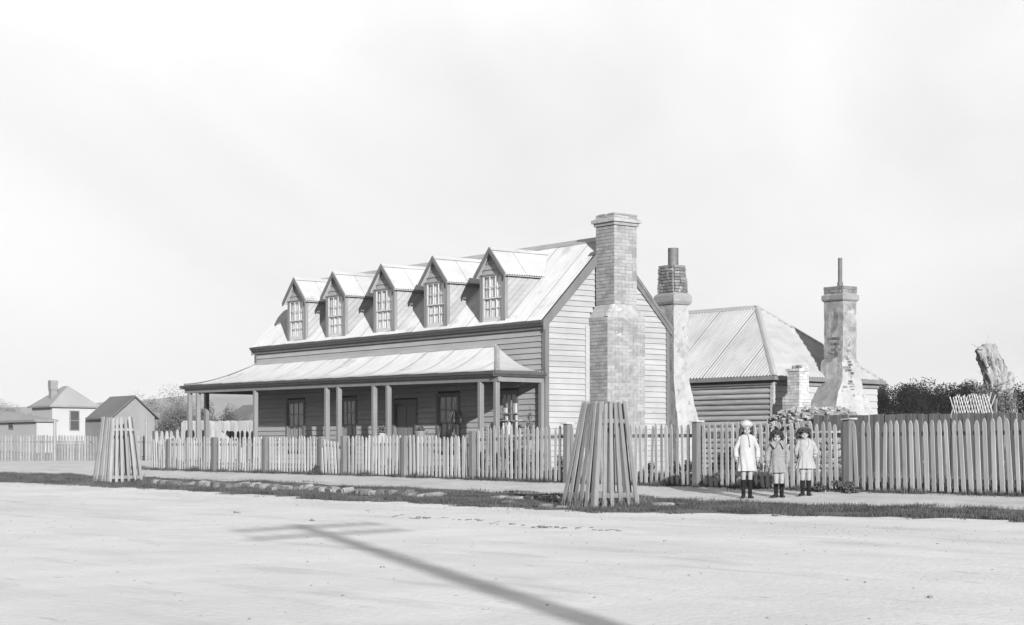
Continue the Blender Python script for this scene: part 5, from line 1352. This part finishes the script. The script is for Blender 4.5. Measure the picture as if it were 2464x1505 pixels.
def face_rot(p): return math.atan2(CS, SN)
def gpos(u, v_, Y):
    p = onY(u, v_, Y); return Vector((p.x, p.y, gz(p.x, p.y)))
S_ = 1/769.
f1_ = gpos(1797, 1199, 21.72); print('girl1', f1_, 'target z', onY(1797, 1200, 21.72).z)
spec1 = dict(head=(-.005, 1.205), hw=.074, tilt=.04, shoulder=1.095, hip=.66, knee=.395, leg=(-.058, .058), sock=.335, foot=(-.25, .22), curl=.35,
    arms=(((-.195, .01, .865), (-.190, -.02, .70), (.12, -.10, -1)), ((.195, .01, .87), (.188, -.03, .685), (-.10, -.12, -1))),
    dress=dict(m='white', sleeve=.93, sr=[.044,.046,.042,.042,.045,.048,.030], rings=[(1.135,.052,.046,0,1,0),(1.122,.085,.06,0,1,0),(1.10,.125,.078,.01,6,0),(1.04,.137,.092,.015,7,0),(.93,.135,.098,.03,9,0),(.80,.139,.104,.05,9,0),(.66,.148,.112,.075,9,0),(.55,.157,.120,.095,9,0),(.482,.165,.124,.105,9,0)], tilt=.004),
    hair=dict(m='hairl', n=230, len=.20, vol=.022, wave=9, seed=1))
P1, H1, T1 = girl('tallest girl, in white tam, white smock and dark knee socks, at left of the three', f1_, face_rot(0), 0, spec1)
b = MB(); rs = []
for z, r, ox in ((.040, .088, 0), (.058, .094, 0), (.064, .108, .0), (.090, .120, -.004), (.120, .118, -.012), (.148, .090, -.022), (.164, .046, -.03), (.168, .01, -.034)):
    rs.append([H1(ox + r*math.cos(a)*(1+.03*math.sin(5*a)), .012 + r*.98*math.sin(a), z + .010*math.cos(a) + .006*math.sin(3*a)) for a in [2*math.pi*i/36 for i in range(36)]])
b.rings(rs); b.build('tam_hat', M['white'], P1, smooth=True); MB().ell(H1(-.034,.012,.170), (.012,.012,.01), 8, 5).build('hat_button', M['white'], P1)
MB().tube([(0.005,-.082,1.115),(.02,-.102,1.07),(.03,-.108,1.0),(.036,-.108,.925)], .004, 5).build('neck_tie', M['coatd'], P1)
MB().tube([(.036,-.112,.93),(.038,-.112,.90)], [.009,.006], 6).build('tassel', M['coatd'], P1)
MB().rings([ovalring(0,0,1.112,.060,.054,30), ovalring(0,0,1.142,.052,.046,30)], cap=False).build('neckband', M['white'], P1, smooth=True)

f2_ = gpos(1872.5, 1196, 21.98)
spec2 = dict(head=(-.030, 1.062), hw=.070, tilt=.10, nod=.20, hy=-.035, shoulder=.955, hip=.56, knee=.315, leg=(-.036, .062), sock=.252, foot=(-.85, .12), curl=1.3,
    arms=(((-.185, .02, .775), (-.195, -.03, .60), (.05, -.25, -1)), ((.170, .02, .775), (.150, -.055, .595), (-.25, -.25, -1))),
    dress=dict(m='coat', sleeve=.90, sr=[.044,.050,.046,.046,.048,.050,.036], rings=[(.995,.050,.046,0,1,0),(.982,.085,.060,0,1,0),(.955,.122,.076,.01,6,0),(.90,.130,.088,.012,7,0),(.80,.126,.090,.015,7,0),(.745,.123,.090,.012,8,0),(.715,.124,.091,.015,8,0),(.64,.138,.104,.05,9,0),(.53,.154,.118,.075,9,0),(.435,.166,.128,.09,9,0)]),
    hair=dict(m='hair', n=210, len=.16, vol=.020, wave=5, seed=2, fringe=True))
P2, H2, T2 = girl('middle girl, head bowed, dark hair bow and grey coat with broad pointed collar', f2_, face_rot(0), 0, spec2)
for s in (-1, 1):      # broad collar with dark braid, belt
    q = [Vector((s*.012, -.088, .965)), Vector((s*.075, -.118, .845)), Vector((s*.150, -.060, .945)), Vector((s*.10, .0, .992)), Vector((s*.045, -.05, 1.0))]
    MB().extr(q, (0, -.010, .006)).build('collar', M['coat'], P2)
    MB().tube([v + Vector((0,-.012,.004)) for v in q[:3]], .0048, 5).build('collar_braid', M['coatd'], P2)
MB().rings([ovalring(0,0,.712,.128,.095,40), ovalring(0,0,.748,.128,.095,40)], cap=False).build('belt', M['coat'], P2, smooth=True)
b = MB()
for s, (dx, dz) in ((-1, (-.085, .055)), (1, (.085, .045)), (1, (.06, -.075)), (-1, (.0, .075))):
    c0 = H2(.035, .03, .105); c1 = c0 + Vector((dx, .01, dz)); b.rings([[c0 + Vector((0,.012*math.cos(a),.012*math.sin(a))) for a in [0,1.57,3.14,4.71]], [c0.lerp(c1,.55) + Vector((0,.02*math.cos(a),.045*math.sin(a))) for a in [0,1.57,3.14,4.71]], [c1 + Vector((0,.012*math.cos(a),.035*math.sin(a))) for a in [0,1.57,3.14,4.71]]])
b.ell(H2(.035,.03,.105), (.022,.022,.022), 8, 6)
c0 = H2(.085, .05, .02); b.rings([[c0 + Vector((.03*math.cos(a),.012*math.sin(a),.045)) for a in [0,1.57,3.14,4.71]], [c0 + Vector((.045*math.cos(a)+.02,.012*math.sin(a),-.05)) for a in [0,1.57,3.14,4.71]]])
b.build('hair_bow', M['sock'], P2)

f3_ = gpos(1938.5, 1196, 22.3)
spec3 = dict(head=(-.03, 1.075), hw=.071, tilt=-.05, nod=.03, shoulder=.965, hip=.57, knee=.325, leg=(-.052, .055), sock=.275, foot=(-.55, .05), curl=.6,
    arms=(((-.155, .02, .80), (-.125, .10, .66), (.55, .6, -.5)), ((.175, .02, .80), (.165, .07, .66), (-.45, .6, -.5))),
    dress=dict(m='smock', cuff='white', sleeve=.55, sr=[.046,.054,.050,.050,.050,.052,.050], rings=[(1.0,.048,.044,0,1,0),(.988,.085,.06,0,1,0),(.965,.122,.076,.01,6,0),(.90,.134,.09,.02,8,0),(.80,.135,.096,.03,8,0),(.72,.130,.096,.03,8,0),(.675,.122,.092,.012,8,0),(.66,.126,.094,.02,13,0),(.58,.150,.112,.075,13,0),(.475,.176,.132,.10,13,0)]),
    hair=dict(m='hairl', n=300, len=.15, vol=.034, wave=13, seed=3, fringe=True))
P3, H3, T3 = girl('curly-haired girl at right of the three, pale pleated dress, hands behind her', f3_, face_rot(0), 0, spec3)
MB().rings([ovalring(0,0,.655,.128,.098,40), ovalring(0,0,.70,.128,.098,40)], cap=False).build('belt', M['smock'], P3, smooth=True)
MB().tube([(.045,-.075,.985),(.055,-.105,.90),(.02,-.108,.80),(-.06,-.098,.70)], .009, 6, squash=.5).build('front_pleat', M['white'], P3)
MB().rings([ovalring(0,0,.985,.056,.050,30), ovalring(0,0,1.006,.048,.044,30)], cap=False).build('neckband', M['white'], P3, smooth=True)
